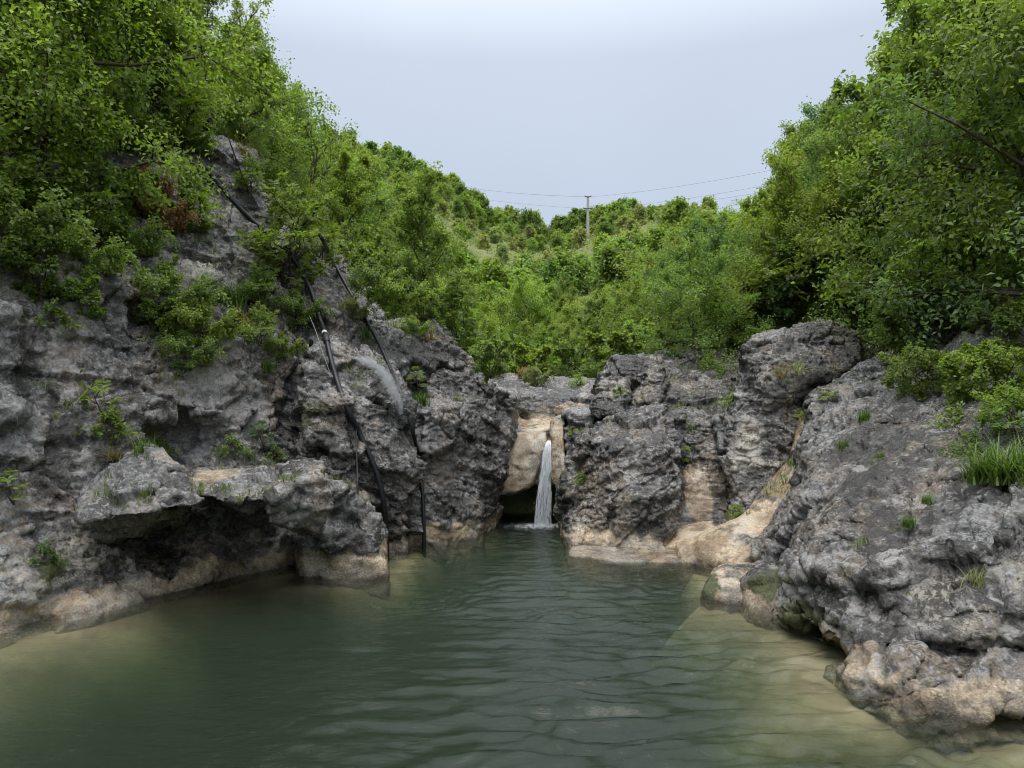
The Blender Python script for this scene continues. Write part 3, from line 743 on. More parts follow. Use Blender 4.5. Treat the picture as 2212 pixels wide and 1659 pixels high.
build_rock('rock_slope', 'large fluted grey rock slope with tan undercut base on the right bank', [
    Hull([(1795, 860, 10.8), (1788, 990, 9.9), (1778, 1060, 9.6), (1745, 1105, 9.3), (1655, 1185, 8.9), (1622, 1210, 8.7), (1700, 1235, 7.6), (1745, 1215, 7.1), (1865, 1180, 6.55), (2060, 1120, 6.2), (2212, 1066, 6.0), (2600, 960, 5.5), (1800, 815, 11.3), (1930, 775, 11.2), (2212, 880, 8.0), (2600, 800, 7), (2700, 1400, 4.9), (1690, 1325, 7.0), (1830, 1390, 5.95), (2050, 1385, 5.5), (2212, 1390, 5.25)], 1.5),
    Hull([(1690, 1340, 7.3), (1770, 1430, 6.3), (1800, 1500, 5.55), (1990, 1535, 5.2), (2300, 1565, 4.95), (1740, 1365, 6.6), (1835, 1392, 6.05), (2050, 1392, 5.62), (2212, 1396, 5.38), (2400, 1410, 5.2)], 2.0, 1.0),
    Hull([(1900, 785, 11.0), (1990, 770, 10.6), (2080, 680, 10.2), (2140, 655, 10.0), (2212, 720, 9.4), (2350, 760, 8.6), (2300, 930, 7.7), (2080, 900, 8.6), (1990, 880, 9.4)], 1.5),
    Hull([(1980, 830, 9.4), (2060, 770, 9.6), (2110, 790, 9.2), (2100, 900, 8.4), (2010, 920, 8.8)], 1.0),
    Hull([(1880, 1190, 6.3), (2060, 1150, 6.05), (2080, 1250, 5.85), (1900, 1290, 6.0)], 0.6),
    Hull([(1700, 1240, 7.4), (1760, 1230, 6.9), (1800, 1330, 6.3), (1830, 1392, 5.9), (1710, 1330, 6.8)], 0.6)],
    [Z3(1745, 1375, 6.75, 0.30, 0.5, 0.17, (0, 20, 0)), Z3(2010, 1400, 5.55, 1.1, 0.22, 0.045)],
    h=0.086, sub=2, bed=0.11, seed=139, strata=0.04, strata_f=5, dip=(-0.35, 0.12), scal=0.02, scal_f=4.2, block=0.10, block_f=1.2, light=0.9, tan_k=0.75, flute=0.05, tan_rough=1.0, tan_z=0.16, stretch=(1.0, 0.7, 1.5),
    moss=[Z3(1740, 1360, 6.9, 0.25, 0.4, 0.25)], pale=[Z3(2180, 1310, 5.6, 0.45, 0.3, 0.3)])

build_rock('shelf_slab', 'flat pale tan rock shelf just above the water below the blocky boulder', [
    Hull([(1222, 1191, 10.2), (1240, 1176, 10.7), (1480, 1164, 10.9), (1490, 1206, 9.7), (1330, 1204, 9.8)], 0.4, 0.5)],
    h=0.05, sub=1, block=0.03, warp=0.04, lump=0.02, bed=0.02, crack=0.012, karst=0.008, seed=149, strata=0.015, scal=0.015, scal_f=4, fine=0.01, tan_z=1.0, zmin=-0.6)
build_rock('stepping_stone', 'low flat stone with grey top and mossy edge at the foot of the slope', [
    Hull([(1512, 1282, 8.15), (1545, 1228, 8.35), (1610, 1218, 8.7), (1690, 1225, 8.5), (1640, 1300, 7.8), (1570, 1300, 7.9)], 0.5, 0.6)],
    h=0.05, sub=1, block=0.06, warp=0.04, lump=0.02, bed=0.03, crack=0.012, karst=0.008, seed=151, strata=0.02, scal=0.03, scal_f=5, tan_z=0.20, zmin=-0.7, moss=[Z3(1525, 1260, 8.2, 0.08, 0.2, 0.12)])
build_rock('mossy_stone', 'small rounded stone with green moss patch beside the fluted slope', [
    Hull([(1590, 1300, 7.9), (1600, 1250, 8.0), (1640, 1236, 8.0), (1700, 1240, 7.8), (1720, 1300, 7.3), (1690, 1340, 7.3), (1620, 1322, 7.6)], 0.6, 0.6)],
    h=0.05, sub=1, block=0.06, warp=0.04, lump=0.02, bed=0.03, crack=0.012, karst=0.008, seed=157, strata=0.02, scal=0.03, scal_f=5, tan_z=0.16, zmin=-0.7, moss=[Z3(1650, 1265, 7.75, 0.16, 0.3, 0.09)])

vv, qq, off = [], [], 0
for v_, q_ in ROCK_BVH:
    vv.append(v_); qq.append(q_ + off); off += len(v_)
vv = np.concatenate(vv); qq = np.concatenate(qq)
BVH = BVHTree.FromPolygons(vv.tolist(), qq.tolist())
def on_rock(x, y, default=10.0):
    """where the sight line through photo point x, y meets the rock"""
    d = Vector(W(x, y, 1.0) - np.array([0, 0, EYE])).normalized()
    hit, n, i, t = BVH.ray_cast(Vector((0, 0, EYE)), d)
    if hit is None: return np.array(W(x, y, default)), np.array([0, -1, 0.0])
    n = np.array(n)
    if np.dot(n, np.array(d)) > 0: n = -n
    return np.array(hit), n
# ------------------------------------------------------------------ falling water
def tube_np(pts, rad, sides=6, cap=False):
    pts = np.asarray(pts, float); n = len(pts)
    rad = np.full(n, rad) if np.isscalar(rad) else np.asarray(rad, float)
    t = np.gradient(pts, axis=0); t /= np.maximum(np.linalg.norm(t, axis=1, keepdims=True), 1e-9)
    ref = np.tile([0.31, 0.17, 0.93], (n, 1)); bad = np.abs((t * ref).sum(1)) > 0.95; ref[bad] = [0.93, 0.2, 0.3]
    a = np.cross(t, ref); a /= np.linalg.norm(a, axis=1, keepdims=True); b = np.cross(t, a)
    ang = np.arange(sides) * 2 * math.pi / sides
    v = pts[:, None, :] + rad[:, None, None] * (np.cos(ang)[None, :, None] * a[:, None, :] + np.sin(ang)[None, :, None] * b[:, None, :])
    i, j = np.meshgrid(np.arange(n - 1), np.arange(sides), indexing='ij')
    A = i * sides + j; B = i * sides + (j + 1) % sides
    q = np.stack([A, B, B + sides, A + sides], -1).reshape(-1, 4)
    return v.reshape(-1, 3), q

class Pile:
    def __init__(s): s.v, s.q, s.t, s.n = [], [], [], 0
    def add(s, v, q=None, t=None):
        s.v.append(v)
        if q is not None: s.q.append(np.asarray(q) + s.n)
        if t is not None: s.t.append(np.asarray(t) + s.n)
        s.n += len(v)
    def mesh(s, name, mat, smooth=True):
        return mesh_np(name, np.concatenate(s.v), np.concatenate(s.t) if s.t else None, np.concatenate(s.q) if s.q else None, mat, smooth)

OCT_V = np.array([[1, 0, 0], [-1, 0, 0], [0, 1, 0], [0, -1, 0], [0, 0, 1], [0, 0, -1]], float)
OCT_T = np.array([[0, 2, 4], [2, 1, 4], [1, 3, 4], [3, 0, 4], [2, 0, 5], [1, 2, 5], [3, 1, 5], [0, 3, 5]])
def drops(P, r, stretch=None):
    n = len(P); r = np.asarray(r, float).reshape(-1, 1, 1)
    st = np.ones((n, 1, 3)) if stretch is None else np.asarray(stretch).reshape(-1, 1, 3)
    v = (P[:, None, :] + OCT_V[None] * r * st).reshape(-1, 3)
    t = (OCT_T[None] + 6 * np.arange(n)[:, None, None]).reshape(-1, 3)
    return v, t

a = NT('white_water')
a.done(a.bsdf((0.86, 0.90, 0.94), 0.18, 0.5, **{'Transmission Weight': 0.25, 'IOR': 1.33}))
a = NT('spray')
a.done(a.bsdf((0.88, 0.92, 0.96), 0.3, 0.5))

def build_waterfall():
    rng = np.random.default_rng(3)
    root = empty('waterfall', (0.55, 12.6, 0))
    tag(root, 'narrow white waterfall dropping from the tan chute into the pool', 'waterfall')
    top = W(1186, 952, 12.98)
    pile = Pile()
    for k in range(620):
        u = rng.uniform(-1, 1); w = rng.normal() * 0.5
        t0 = rng.uniform(0, 0.97); t1 = min(1.02, t0 + rng.uniform(0.06, 0.26))
        t = np.linspace(t0, t1, 7)
        z = top[2] - 0.10 * t - (top[2] - 0.10) * t * t + 0.01
        x = top[0] + 0.022 * u - 0.13 * t + 0.115 * u * t + 0.022 * np.sin(t * rng.uniform(10, 30) + rng.uniform(0, 6)) * t
        y = top[1] - 0.10 - 0.42 * t + 0.05 * w * t
        r = rng.uniform(0.0015, 0.0060) * np.sin(np.linspace(0.25, math.pi - 0.1, 7)) * (1.2 - 0.5 * t)
        v, q = tube_np(np.stack([x, y, z], 1), r, 4)
        pile.add(v - np.array(root.location), q)
    P = []
    n = 700
    t = rng.uniform(0.15, 1.0, n) ** 0.7; u = rng.normal(0, 0.55, n)
    P = np.stack([top[0] + 0.035 * u - 0.15 * t + 0.075 * u * t, top[1] - 0.10 - 0.42 * t + rng.normal(0, 0.04, n), top[2] - 0.1 * t - (top[2] - 0.1) * t * t], 1)
    v, tt = drops(P - np.array(root.location), rng.uniform(0.002, 0.006, n), np.stack([np.ones(n), np.ones(n), rng.uniform(1.2, 3, n)], 1))
    pile.add(v, t=tt)
    tag(obj('falling_water', pile.mesh('falling_water', MAT['white_water']), root), kind='stuff')
    # foam where it lands
    n = 1500
    rr = np.abs(rng.normal(0, 0.26, n)); an = rng.uniform(0, 2 * math.pi, n)
    base = np.array([top[0] - 0.16, top[1] - 0.5, 0.0])
    P = base + np.stack([rr * np.cos(an) * 1.5, rr * np.sin(an) * 0.9, 0.008 + np.abs(rng.normal(0, 0.028, n)) * np.exp(-rr / 0.2)], 1)
    v, tt = drops(P - np.array(root.location), rng.uniform(0.003, 0.014, n) * np.exp(-rr / 0.5), np.tile([1.3, 1.3, 0.7], (n, 1)))
    me = mesh_np('foam', v, tris=tt, mat=MAT['white_water'])
    tag(obj('foam', me, root), kind='stuff')
build_waterfall()

# ------------------------------------------------------------------ pipes and cables
def spline(P, n=12):
    P = np.asarray(P, float); out = []
    Q = np.concatenate([[2 * P[0] - P[1]], P, [2 * P[-1] - P[-2]]])
    for i in range(1, len(Q) - 2):
        t = np.linspace(0, 1, n, endpoint=False)[:, None]
        a_, b_, c_, d_ = Q[i - 1], Q[i], Q[i + 1], Q[i + 2]
        out.append(0.5 * (2 * b_ + (c_ - a_) * t + (2 * a_ - 5 * b_ + 4 * c_ - d_) * t * t + (3 * b_ - a_ - 3 * c_ + d_) * t ** 3))
    return np.concatenate(out + [P[-1:]])

def along_rock(px, off=0.06, default=11.0, n=6):
    q = spline(np.array([[x, y, 0.0] for x, y in px]), n)[:, :2]
    D = np.array([on_rock(x, y, default)[0][1] for x, y in q])
    k = 5
    E = np.array([D[max(0, i - k):i + k + 1].min() for i in range(len(D))])
    for _ in range(14):
        E[1:-1] = (E[:-2] + 2 * E[1:-1] + E[2:]) / 4
    return np.array([W(x, y, d - off) for (x, y), d in zip(q, E)])

plain('black_pipe', (0.010, 0.011, 0.013), 0.45, 0.4, 0.3, 14, 0.1)
plain('coupling', (0.014, 0.014, 0.016), 0.5, 0.5, 0.3, 20, 0.2)
plain('pale_tape', (0.55, 0.55, 0.52), 0.6, 0.4, 0.1, 20, 0.1)
plain('rope', (0.34, 0.33, 0.31), 0.8, 0.2, 0.2, 40, 0.2)

def build_pipes():
    root = empty('water_pipe', W(836, 1234, 9.7))
    tag(root, 'thick black plastic water pipe running down the cliff into the pool', 'pipe')
    o0 = np.array(root.location)
    px = [(436, 352), (457, 378), (500, 430), (545, 475), (590, 515), (635, 562), (668, 620), (688, 680), (702, 722), (716, 780), (737, 850), (766, 915), (796, 978), (818, 1035), (831, 1100), (835, 1165), (836, 1200)]
    C = along_rock(px, 0.05, n=12)
    C = np.concatenate([C, [C[-1] + np.array([0, 0, -0.25 * k]) for k in range(1, 4)]])
    v, q = tube_np(C - o0, 0.037, 12)
    obj('pipe', mesh_np('pipe', v, quads=q, mat=MAT['black_pipe']), root)
    i = 8 * 12
    v, q = tube_np(C[i + 1:i + 5] - o0, [0.046, 0.050, 0.050, 0.046], 12)
    obj('coupling', mesh_np('coupling', v, quads=q, mat=MAT['coupling']), root)
    v, q = tube_np(C[i - 1:i + 1] - o0, 0.043, 12)
    obj('tape', mesh_np('tape', v, quads=q, mat=MAT['pale_tape']), root)
    for j in (3 * 12, 12 * 12 + 4):
        v, q = tube_np(C[j:j + 2] - o0, 0.041, 12)
        obj('clamp_band', mesh_np('clamp_band', v, quads=q, mat=MAT['coupling']), root)
    leak = C[i + 8]
    root2 = empty('drain_pipe', W(916, 1180, 10.9))
    tag(root2, 'thinner black pipe hanging straight down the gorge wall into the water', 'pipe')
    px = [(690, 505), (708, 540), (732, 588), (762, 642), (800, 708), (824, 752), (845, 800), (868, 855), (890, 925), (903, 985), (911, 1050), (915, 1110), (916, 1170)]
    C2 = along_rock(px, 0.04, n=12)
    C2 = np.concatenate([C2, [C2[-1] + np.array([0, 0, -0.25 * k]) for k in range(1, 4)]])
    v, q = tube_np(C2 - np.array(root2.location), 0.029, 10)
    obj('pipe', mesh_np('pipe', v, quads=q, mat=MAT['black_pipe']), root2)
    v, q = tube_np(C2[70:74] - np.array(root2.location), 0.035, 10)
    obj('coupling', mesh_np('coupling', v, quads=q, mat=MAT['coupling']), root2)
    def line(name, px, r, mat, label, cat, off=0.03):
        P = along_rock(px, off)
        o = P[-1]
        v, q = tube_np(P - o, r, 5)
        tag(obj(name, mesh_np(name, v, quads=q, mat=MAT[mat]), loc=o), label, cat)
    line('hanging_cable', [(768, 900), (770, 950), (771, 1000), (773, 1068)], 0.011, 'black_pipe', 'short thin black cable hanging behind the thick pipe on the domed rock', 'cable')
    line('cliff_cable', [(491, 290), (505, 330), (530, 395), (559, 449)], 0.010, 'black_pipe', 'thin black cable down the sunlit top edge of the cliff'.replace('sunlit ', ''), 'cable')
    line('safety_rope', [(652, 640), (664, 672), (682, 715), (700, 770), (722, 830)], 0.004, 'rope', 'thin pale rope strung beside the thick pipe coupling', 'rope')
    # leak
    rng = np.random.default_rng(9)
    n = 9000
    t = rng.uniform(0, 1, n) ** 0.8
    path = spline(np.concatenate([[leak], along_rock([(765, 772), (800, 785), (832, 812), (852, 850), (868, 895)], 0.16)]), 10)
    idx = np.clip((t * (len(path) - 1)).astype(int), 0, len(path) - 1)
    sp = 0.012 + 0.15 * t
    P = path[idx] + rng.normal(0, 1, (n, 3)) * sp[:, None] * np.array([0.6, 0.6, 0.75])
    tv = np.array([[1, 1, 1], [1, -1, -1], [-1, 1, -1], [-1, -1, 1]], float) * 0.75
    rr = rng.uniform(0.0008, 0.0020, n)[:, None, None]
    v = ((P - leak)[:, None] + tv[None] * rr).reshape(-1, 3)
    tt = (np.array([[0, 1, 2], [0, 3, 1], [0, 2, 3], [1, 3, 2]])[None] + 4 * np.arange(n)[:, None, None]).reshape(-1, 3)
    o = obj('water_spray', mesh_np('water_spray', v, tris=tt, mat=MAT['spray']), loc=leak)
    tag(o, 'fine white spray of water fanning out from the leaking pipe', 'spray', kind='stuff')
    a = NT('mist')
    vp = a.n('VolumePrincipled'); vp.inputs['Color'].default_value = (0.96, 0.97, 1.0, 1); vp.inputs['Density'].default_value = 3.6
    a.t.links.new(vp.outputs[0], a.out.inputs['Volume'])
    for k, dens in ((1.0, 0), (0.6, 1)):
        u = np.linspace(0, 1, len(path))
        rad = k * (0.012 + 0.17 * u ** 0.8) * np.sqrt(np.clip(1.02 - u, 0.0, 1)) + 0.003
        v, q = tube_np(path - leak, rad, 10)
        nv = len(v); v = np.concatenate([v, (path[[0, -1]] - leak)])
        r0 = np.arange(10)
        caps = np.concatenate([np.stack([(r0 + 1) % 10, r0, np.full(10, nv)], 1), np.stack([nv - 10 + r0, nv - 10 + (r0 + 1) % 10, np.full(10, nv + 1)], 1)])
        obj('mist', mesh_np('mist', v, tris=caps, quads=q, mat=a.m), o)
build_pipes()

# ------------------------------------------------------------------ poles and wires
def ground_hit(x, y, d0=50, d1=175):
    D = np.linspace(d0, d1, 600)
    P = np.array([W(x, y, d) for d in D]); g = land_h(P[:, 0], P[:, 1])
    k = np.argmax(g > P[:, 2])
    return np.array([P[k, 0], P[k, 1], g[k]]) if (g > P[:, 2]).any() else P[-1]
plain('concrete', (0.42, 0.41, 0.39), 0.85, 0.2, 0.15, 3, 0.2)
plain('pole_steel', (0.10, 0.10, 0.10), 0.6, 0.4, 0.2, 3, 0.1)
plain('insulator', (0.20, 0.17, 0.15), 0.3, 0.5, 0.1, 3, 0.0)
plain('wire', (0.05, 0.05, 0.055), 0.5, 0.4, 0.1, 3, 0.0)
def box_np(c, h):
    c = np.asarray(c, float); h = np.asarray(h, float)
    v = np.array([[x, y, z] for x in (-1, 1) for y in (-1, 1) for z in (-1, 1)], float) * h + c
    q = np.array([[0, 1, 3, 2], [4, 6, 7, 5], [0, 4, 5, 1], [2, 3, 7, 6], [0, 2, 6, 4], [1, 5, 7, 3]])
    return v, q
def build_poles():
    b1 = ground_hit(1270, 516); d = b1[1]; s = d / FP
    top1 = EYE + (HZ - 424) * s; h1 = top1 - b1[2]
    root = empty('utility_pole', b1)
    tag(root, 'pale concrete utility pole with crossarms standing in the hillside clearing', 'pole')
    n = 12
    v, q = tube_np([[0, 0, -0.3], [0, 0, h1 * 0.5], [0, 0, h1]], [3.6 * s, 3.1 * s, 2.5 * s], n)
    obj('post', mesh_np('post', v, quads=q, mat=MAT['concrete']), root)
    for z, w in ((h1 - 1.5 * s, 7 * s), (h1 - 27 * s, 10 * s)):
        v, q = box_np((0, -2.2 * s, z), (w, 0.8 * s, 0.9 * s)); o = obj('crossarm', mesh_np('crossarm', v, quads=q, mat=MAT['pole_steel'], smooth=False), root)
        for sx in (-1, 1):
            v, q = tube_np([[sx * w * 0.9, -2.2 * s, z], [sx * w * 0.9, -2.2 * s, z + 3 * s]], [1.1 * s, 0.8 * s], 6)
            obj('insulator', mesh_np('insulator', v, quads=q, mat=MAT['insulator']), root)
    b2 = np.array(W(906, 430, 172.0)); s2 = 172.0 / FP; g2 = land_h(np.array([b2[0]]), np.array([172.0]))[0]
    top2 = EYE + (HZ - 386) * s2
    root2 = empty('ridge_pole', (b2[0], b2[1], g2))
    tag(root2, 'dark slim pole with crossarm on the wooded ridge skyline', 'pole')
    hh = top2 - g2
    v, q = tube_np([[0, 0, -0.3], [0, 0, hh]], [2.0 * s2, 1.4 * s2], 8); obj('post', mesh_np('post', v, quads=q, mat=MAT['pole_steel']), root2)
    v, q = box_np((0, -1.6 * s2, hh - 17 * s2), (8 * s2, 0.7 * s2, 0.8 * s2)); obj('crossarm', mesh_np('crossarm', v, quads=q, mat=MAT['pole_steel'], smooth=False), root2)
    for sx in (-1, 1):
        v, q = tube_np([[sx * 7 * s2, -1.6 * s2, hh - 17 * s2], [sx * 7 * s2, -1.6 * s2, hh - 11 * s2]], [1.2 * s2, 0.9 * s2], 6)
        obj('insulator', mesh_np('insulator', v, quads=q, mat=MAT['insulator']), root2)
    def wire(A, B, sag, label, r):
        t = np.linspace(0, 1, 24)[:, None]
        P = A + (B - A) * t; P[:, 2] -= sag * 4 * (t * (1 - t))[:, 0]
        v, q = tube_np(P - A, r, 4)
        tag(obj('power_line', mesh_np('power_line', v, quads=q, mat=MAT['wire']), loc=A), label, 'power line')
    p1 = W(1268, 425, d); p2 = W(906, 388, 172.0)
    wire(p2, p1, 0.8, 'thin power line sagging from the ridge pole to the concrete pole', 0.02)
    wire(W(1277, 425, d), W(1800, 340, 85), 0.6, 'topmost power line running right from the concrete pole', 0.016)
    wire(W(1277, 452, d), W(1800, 372, 85), 0.6, 'middle power line running right from the concrete pole', 0.015)
    wire(W(1277, 459, d), W(1800, 388, 85), 0.6, 'lowest power line running right from the concrete pole', 0.015)
    wire(W(900, 404, 172.0), W(1262, 450, d), 0.8, 'lower power line between the two poles across the skyline', 0.016)
build_poles()
# ------------------------------------------------------------------ plants
def leaf_material(name, trans=0.35, rough=0.42):
    a = NT(name)
    oc = a.n('ObjectInfo').outputs['Color']
    rnd = a.n('NewGeometry').outputs['Random Per Island']
    hs = a.n('HueSaturation'); a.set(hs.inputs['Color'], oc)
    a.set(hs.inputs['Hue'], a.rng(rnd, 0, 1, 0.482, 0.512, False))
    a.set(hs.inputs['Value'], a.rng(a.math('FRACT', a.math('MULTIPLY', rnd, 7.31)), 0, 1, 0.62, 1.45, False))
    a.set(hs.inputs['Saturation'], a.rng(a.math('FRACT', a.math('MULTIPLY', rnd, 13.7)), 0, 1, 0.8, 1.1, False))
    b = a.bsdf(hs.outputs[0], rough, 0.45)
    tl = a.n('BsdfTranslucent'); a.set(tl.inputs[0], a.mix(1.0, hs.outputs[0], (1.5, 1.7, 0.6), 'MULTIPLY'))
    mx = a.n('MixShader'); mx.inputs[0].default_value = trans
    a.set(mx.inputs[1], b); a.set(mx.inputs[2], tl.outputs[0])
    a.done(mx.outputs[0])
leaf_material('leaf', 0.5); leaf_material('grass_blade', 0.25, 0.5)
plain('bark', (0.085, 0.07, 0.058), 0.9, 0.2, 0.4, 30, 0.5)
plain('dry_root', (0.26, 0.19, 0.12), 0.9, 0.2, 0.3, 30, 0.3)

def unit(v): return v / np.maximum(np.linalg.norm(v, axis=-1, keepdims=True), 1e-9)

def leaves_np(C, D, N, L, Wd, fold=0.25):
    """one folded four-cornered blade per leaf"""
    D = unit(D); S = unit(np.cross(D, N)); U = np.cross(S, D)
    L = np.asarray(L).reshape(-1, 1); Wd = np.asarray(Wd).reshape(-1, 1)
    mid = C + D * L * 0.48
    v = np.stack([C, mid + S * Wd * 0.5 + U * Wd * fold, C + D * L, mid - S * Wd * 0.5 + U * Wd * fold], 1).reshape(-1, 3)
    b = 4 * np.arange(len(C))[:, None]
    t = np.concatenate([b + [0, 1, 2], b + [0, 2, 3]])
    return v, t

def grow(rng, H, spread, trunk_h, n1, n2, n3, lean=0.0, up=0.35, top_r=0.55, wob=0.12, stems=1):
    """branch skeleton: returns branches (points, radii) and twigs (start, end)"""
    br, tw = [], []
    r0 = 0.018 * H + 0.01
    for s in range(stems):
        az = rng.uniform(0, 2 * math.pi); tl = lean + (0.35 if stems > 1 else 0.0)
        n = 7; z = np.linspace(0, H * (0.92 if stems == 1 else rng.uniform(0.6, 0.95)), n)
        off = np.cumsum(rng.normal(0, wob * H / n, (n, 2)), axis=0) + np.outer(z, [tl * math.cos(az), tl * math.sin(az)])
        off[0] = 0
        tp = np.concatenate([off, z[:, None]], 1)
        br.append((tp, np.linspace(r0, r0 * 0.2, n) / (stems ** 0.4)))
        m = max(3, n1 // stems)
        for k in range(m):
            t = trunk_h + (1 - trunk_h) * (k + rng.uniform(0, 1)) / m
            i = t * (n - 1); i0 = int(min(i, n - 2)); p = tp[i0] + (tp[i0 + 1] - tp[i0]) * (i - i0)
            prof = math.sin(math.pi * min(1, 0.22 + 0.78 * (t - trunk_h) / (1 - trunk_h + 1e-6) * 0.95)) ** 0.7
            l1 = spread * (0.55 + 0.6 * prof) * rng.uniform(0.7, 1.15) * (1 if stems == 1 else 0.7)
            a_ = k * 2.4 + rng.uniform(-0.5, 0.5) + s
            el = up + 0.9 * (t - trunk_h) + rng.normal(0, 0.15)
            d = np.array([math.cos(a_) * math.cos(el), math.sin(a_) * math.cos(el), math.sin(el)])
            q = np.linspace(0, 1, 5)[:, None]
            lp = p + d * l1 * q + np.array([0, 0, -0.12 * l1]) * q ** 2 + rng.normal(0, 0.05 * l1, (5, 3)) * q
            br.append((lp, np.linspace(r0 * 0.42, r0 * 0.1, 5)))
            for j in range(n2):
                u = 0.25 + 0.75 * (j + rng.uniform(0, 1)) / n2
                i1 = min(int(u * 4), 3); p2 = lp[i1] + (lp[i1 + 1] - lp[i1]) * (u * 4 - i1)
                d2 = unit(d * 0.55 + rng.normal(0, 0.62, 3) + np.array([0, 0, 0.10]))
                l2 = l1 * (0.48 - 0.18 * u) * rng.uniform(0.7, 1.3)
                e2 = p2 + d2 * l2 + np.array([0, 0, -0.06 * l2])
                br.append((np.stack([p2, (p2 + e2) / 2 + rng.normal(0, 0.04 * l2, 3), e2]), np.array([0.16, 0.1, 0.05]) * r0))
                if n3 == 0: tw.append((p2, e2))
                for m3 in range(n3):
                    w = 0.15 + 0.85 * (m3 + rng.uniform(0, 1)) / n3
                    p3 = p2 + (e2 - p2) * w
                    d3 = unit(d2 * 0.5 + rng.normal(0, 0.6, 3) + np.array([0, 0, 0.02]))
                    tw.append((p3, p3 + d3 * l2 * rng.uniform(0.35, 0.65)))
    return br, np.array([t[0] for t in tw]), np.array([t[1] for t in tw])

def dress(rng, A, B, per, L, Wd, jit=0.16, upn=0.7, cen=None, pinnate=False):
    n = len(A)
    t = rng.uniform(0.05, 1.08, (n, per)); ax = B - A; ln = np.linalg.norm(ax, axis=1)[:, None, None]
    if pinnate:
        t = np.tile(np.linspace(0.1, 1.0, per), (n, 1))
    C = A[:, None] + ax[:, None] * t[:, :, None]
    side = unit(np.cross(unit(ax), np.array([0, 0, 1.0]) + rng.normal(0, 0.25, (n, 3))))[:, None]
    if pinnate:
        sg = np.where(np.arange(per) % 2 == 0, 1.0, -1.0)[None, :, None]
        D = side * sg + 0.35 * unit(ax)[:, None] + rng.normal(0, 0.15, (n, per, 3))
        N = np.cross(side, unit(ax)[:, None]); N = N * np.sign(N[..., 2:3] + 1e-6) + rng.normal(0, 0.25, (n, per, 3))
    else:
        C = C + rng.normal(0, 1, (n, per, 3)) * ln * jit
        D = 0.5 * unit(ax)[:, None] + rng.normal(0, 0.75, (n, per, 3)) + np.array([0, 0, -0.25])
        out = unit(C - (cen if cen is not None else C.mean(axis=(0, 1))))
        N = np.array([0, 0, upn]) + 0.35 * out + rng.normal(0, 0.42, (n, per, 3))
    C, D, N = (np.broadcast_to(q, (n, per, 3)).reshape(-1, 3) for q in (C, D, N))
    k = len(C)
    s = rng.uniform(0.65, 1.25, k)
    return leaves_np(C, D, N, L * s, Wd * s)

def branch_mesh(name, br, sides=5, rmin=0.0):
    p = Pile()
    for k, (P, r) in enumerate(br):
        if max(r) < rmin: continue
        v, q = tube_np(P, r, sides if k == 0 else 4)
        p.add(v, q)
    return p.mesh(name, MAT['bark'])

PROTO = {}
def proto(key, seed, H, spread, trunk_h, n1, n2, n3, per, L, Wd, jit=0.16, rmin=0.0, pinnate=False, parts=('trunk', 'crown'), **kw):
    rng = np.random.default_rng(seed)
    br, A, B = grow(rng, H, spread, trunk_h, n1, n2, n3, **kw)
    v, t = dress(rng, A, B, per, L, Wd, jit, cen=np.array([0, 0, H * 0.5]), pinnate=pinnate)
    PROTO[key] = (branch_mesh(parts[0], br, 6, rmin), mesh_np(parts[1], v, tris=t, mat=MAT['leaf'], smooth=False), parts)

# near trees (leaf by leaf), middle distance, hillside
proto('near_a', 1, 4.0, 1.7, 0.10, 12, 6, 5, 62, 0.068, 0.045, 0.24, stems=1)
proto('near_b', 2, 4.0, 1.9, 0.08, 12, 6, 5, 58, 0.074, 0.042, 0.26, up=0.15)
proto('near_c', 3, 4.2, 1.5, 0.12, 12, 7, 5, 22, 0.075, 0.034, 0.1, pinnate=True, up=0.4)
proto('airy', 4, 4.0, 1.3, 0.2, 10, 5, 4, 16, 0.09, 0.045, 0.2, up=0.6)
proto('mid_a', 5, 4.6, 2.2, 0.04, 14, 6, 4, 62, 0.105, 0.075, 0.27, 0.012)
proto('mid_b', 6, 5.0, 1.9, 0.04, 15, 6, 4, 58, 0.10, 0.07, 0.27, 0.012, up=0.5)
proto('mid_c', 7, 4.2, 2.5, 0.05, 14, 6, 4, 62, 0.11, 0.075, 0.27, 0.012, up=0.2)
for k in range(4):
    proto('hill_%d' % k, 10 + k, (4.0, 3.6, 4.4, 4.0)[k], (2.1, 2.4, 1.8, 2.2)[k], 0.03, 14, 7, 0, 38, 0.34, 0.26, 0.36, 0.05, up=(0.3, 0.15, 0.5, 0.35)[k])
BP = ('stems', 'foliage')
proto('bush_a', 21, 1.2, 0.75, 0.05, 12, 5, 4, 22, 0.075, 0.055, 0.25, parts=BP, stems=4, up=0.3)
proto('bush_b', 22, 1.2, 0.85, 0.05, 16, 6, 5, 16, 0.06, 0.028, 0.1, parts=BP, stems=4, up=0.25, pinnate=True)
proto('bush_c', 23, 0.9, 0.9, 0.05, 12, 5, 4, 24, 0.06, 0.045, 0.28, parts=BP, stems=5, up=0.1)
proto('sprig', 24, 0.5, 0.26, 0.15, 6, 3, 0, 9, 0.075, 0.035, 0.1, parts=BP, stems=2, up=0.4, pinnate=True)
proto('herb', 25, 0.35, 0.3, 0.05, 9, 3, 0, 14, 0.05, 0.035, 0.3, parts=BP, stems=3, up=0.5)

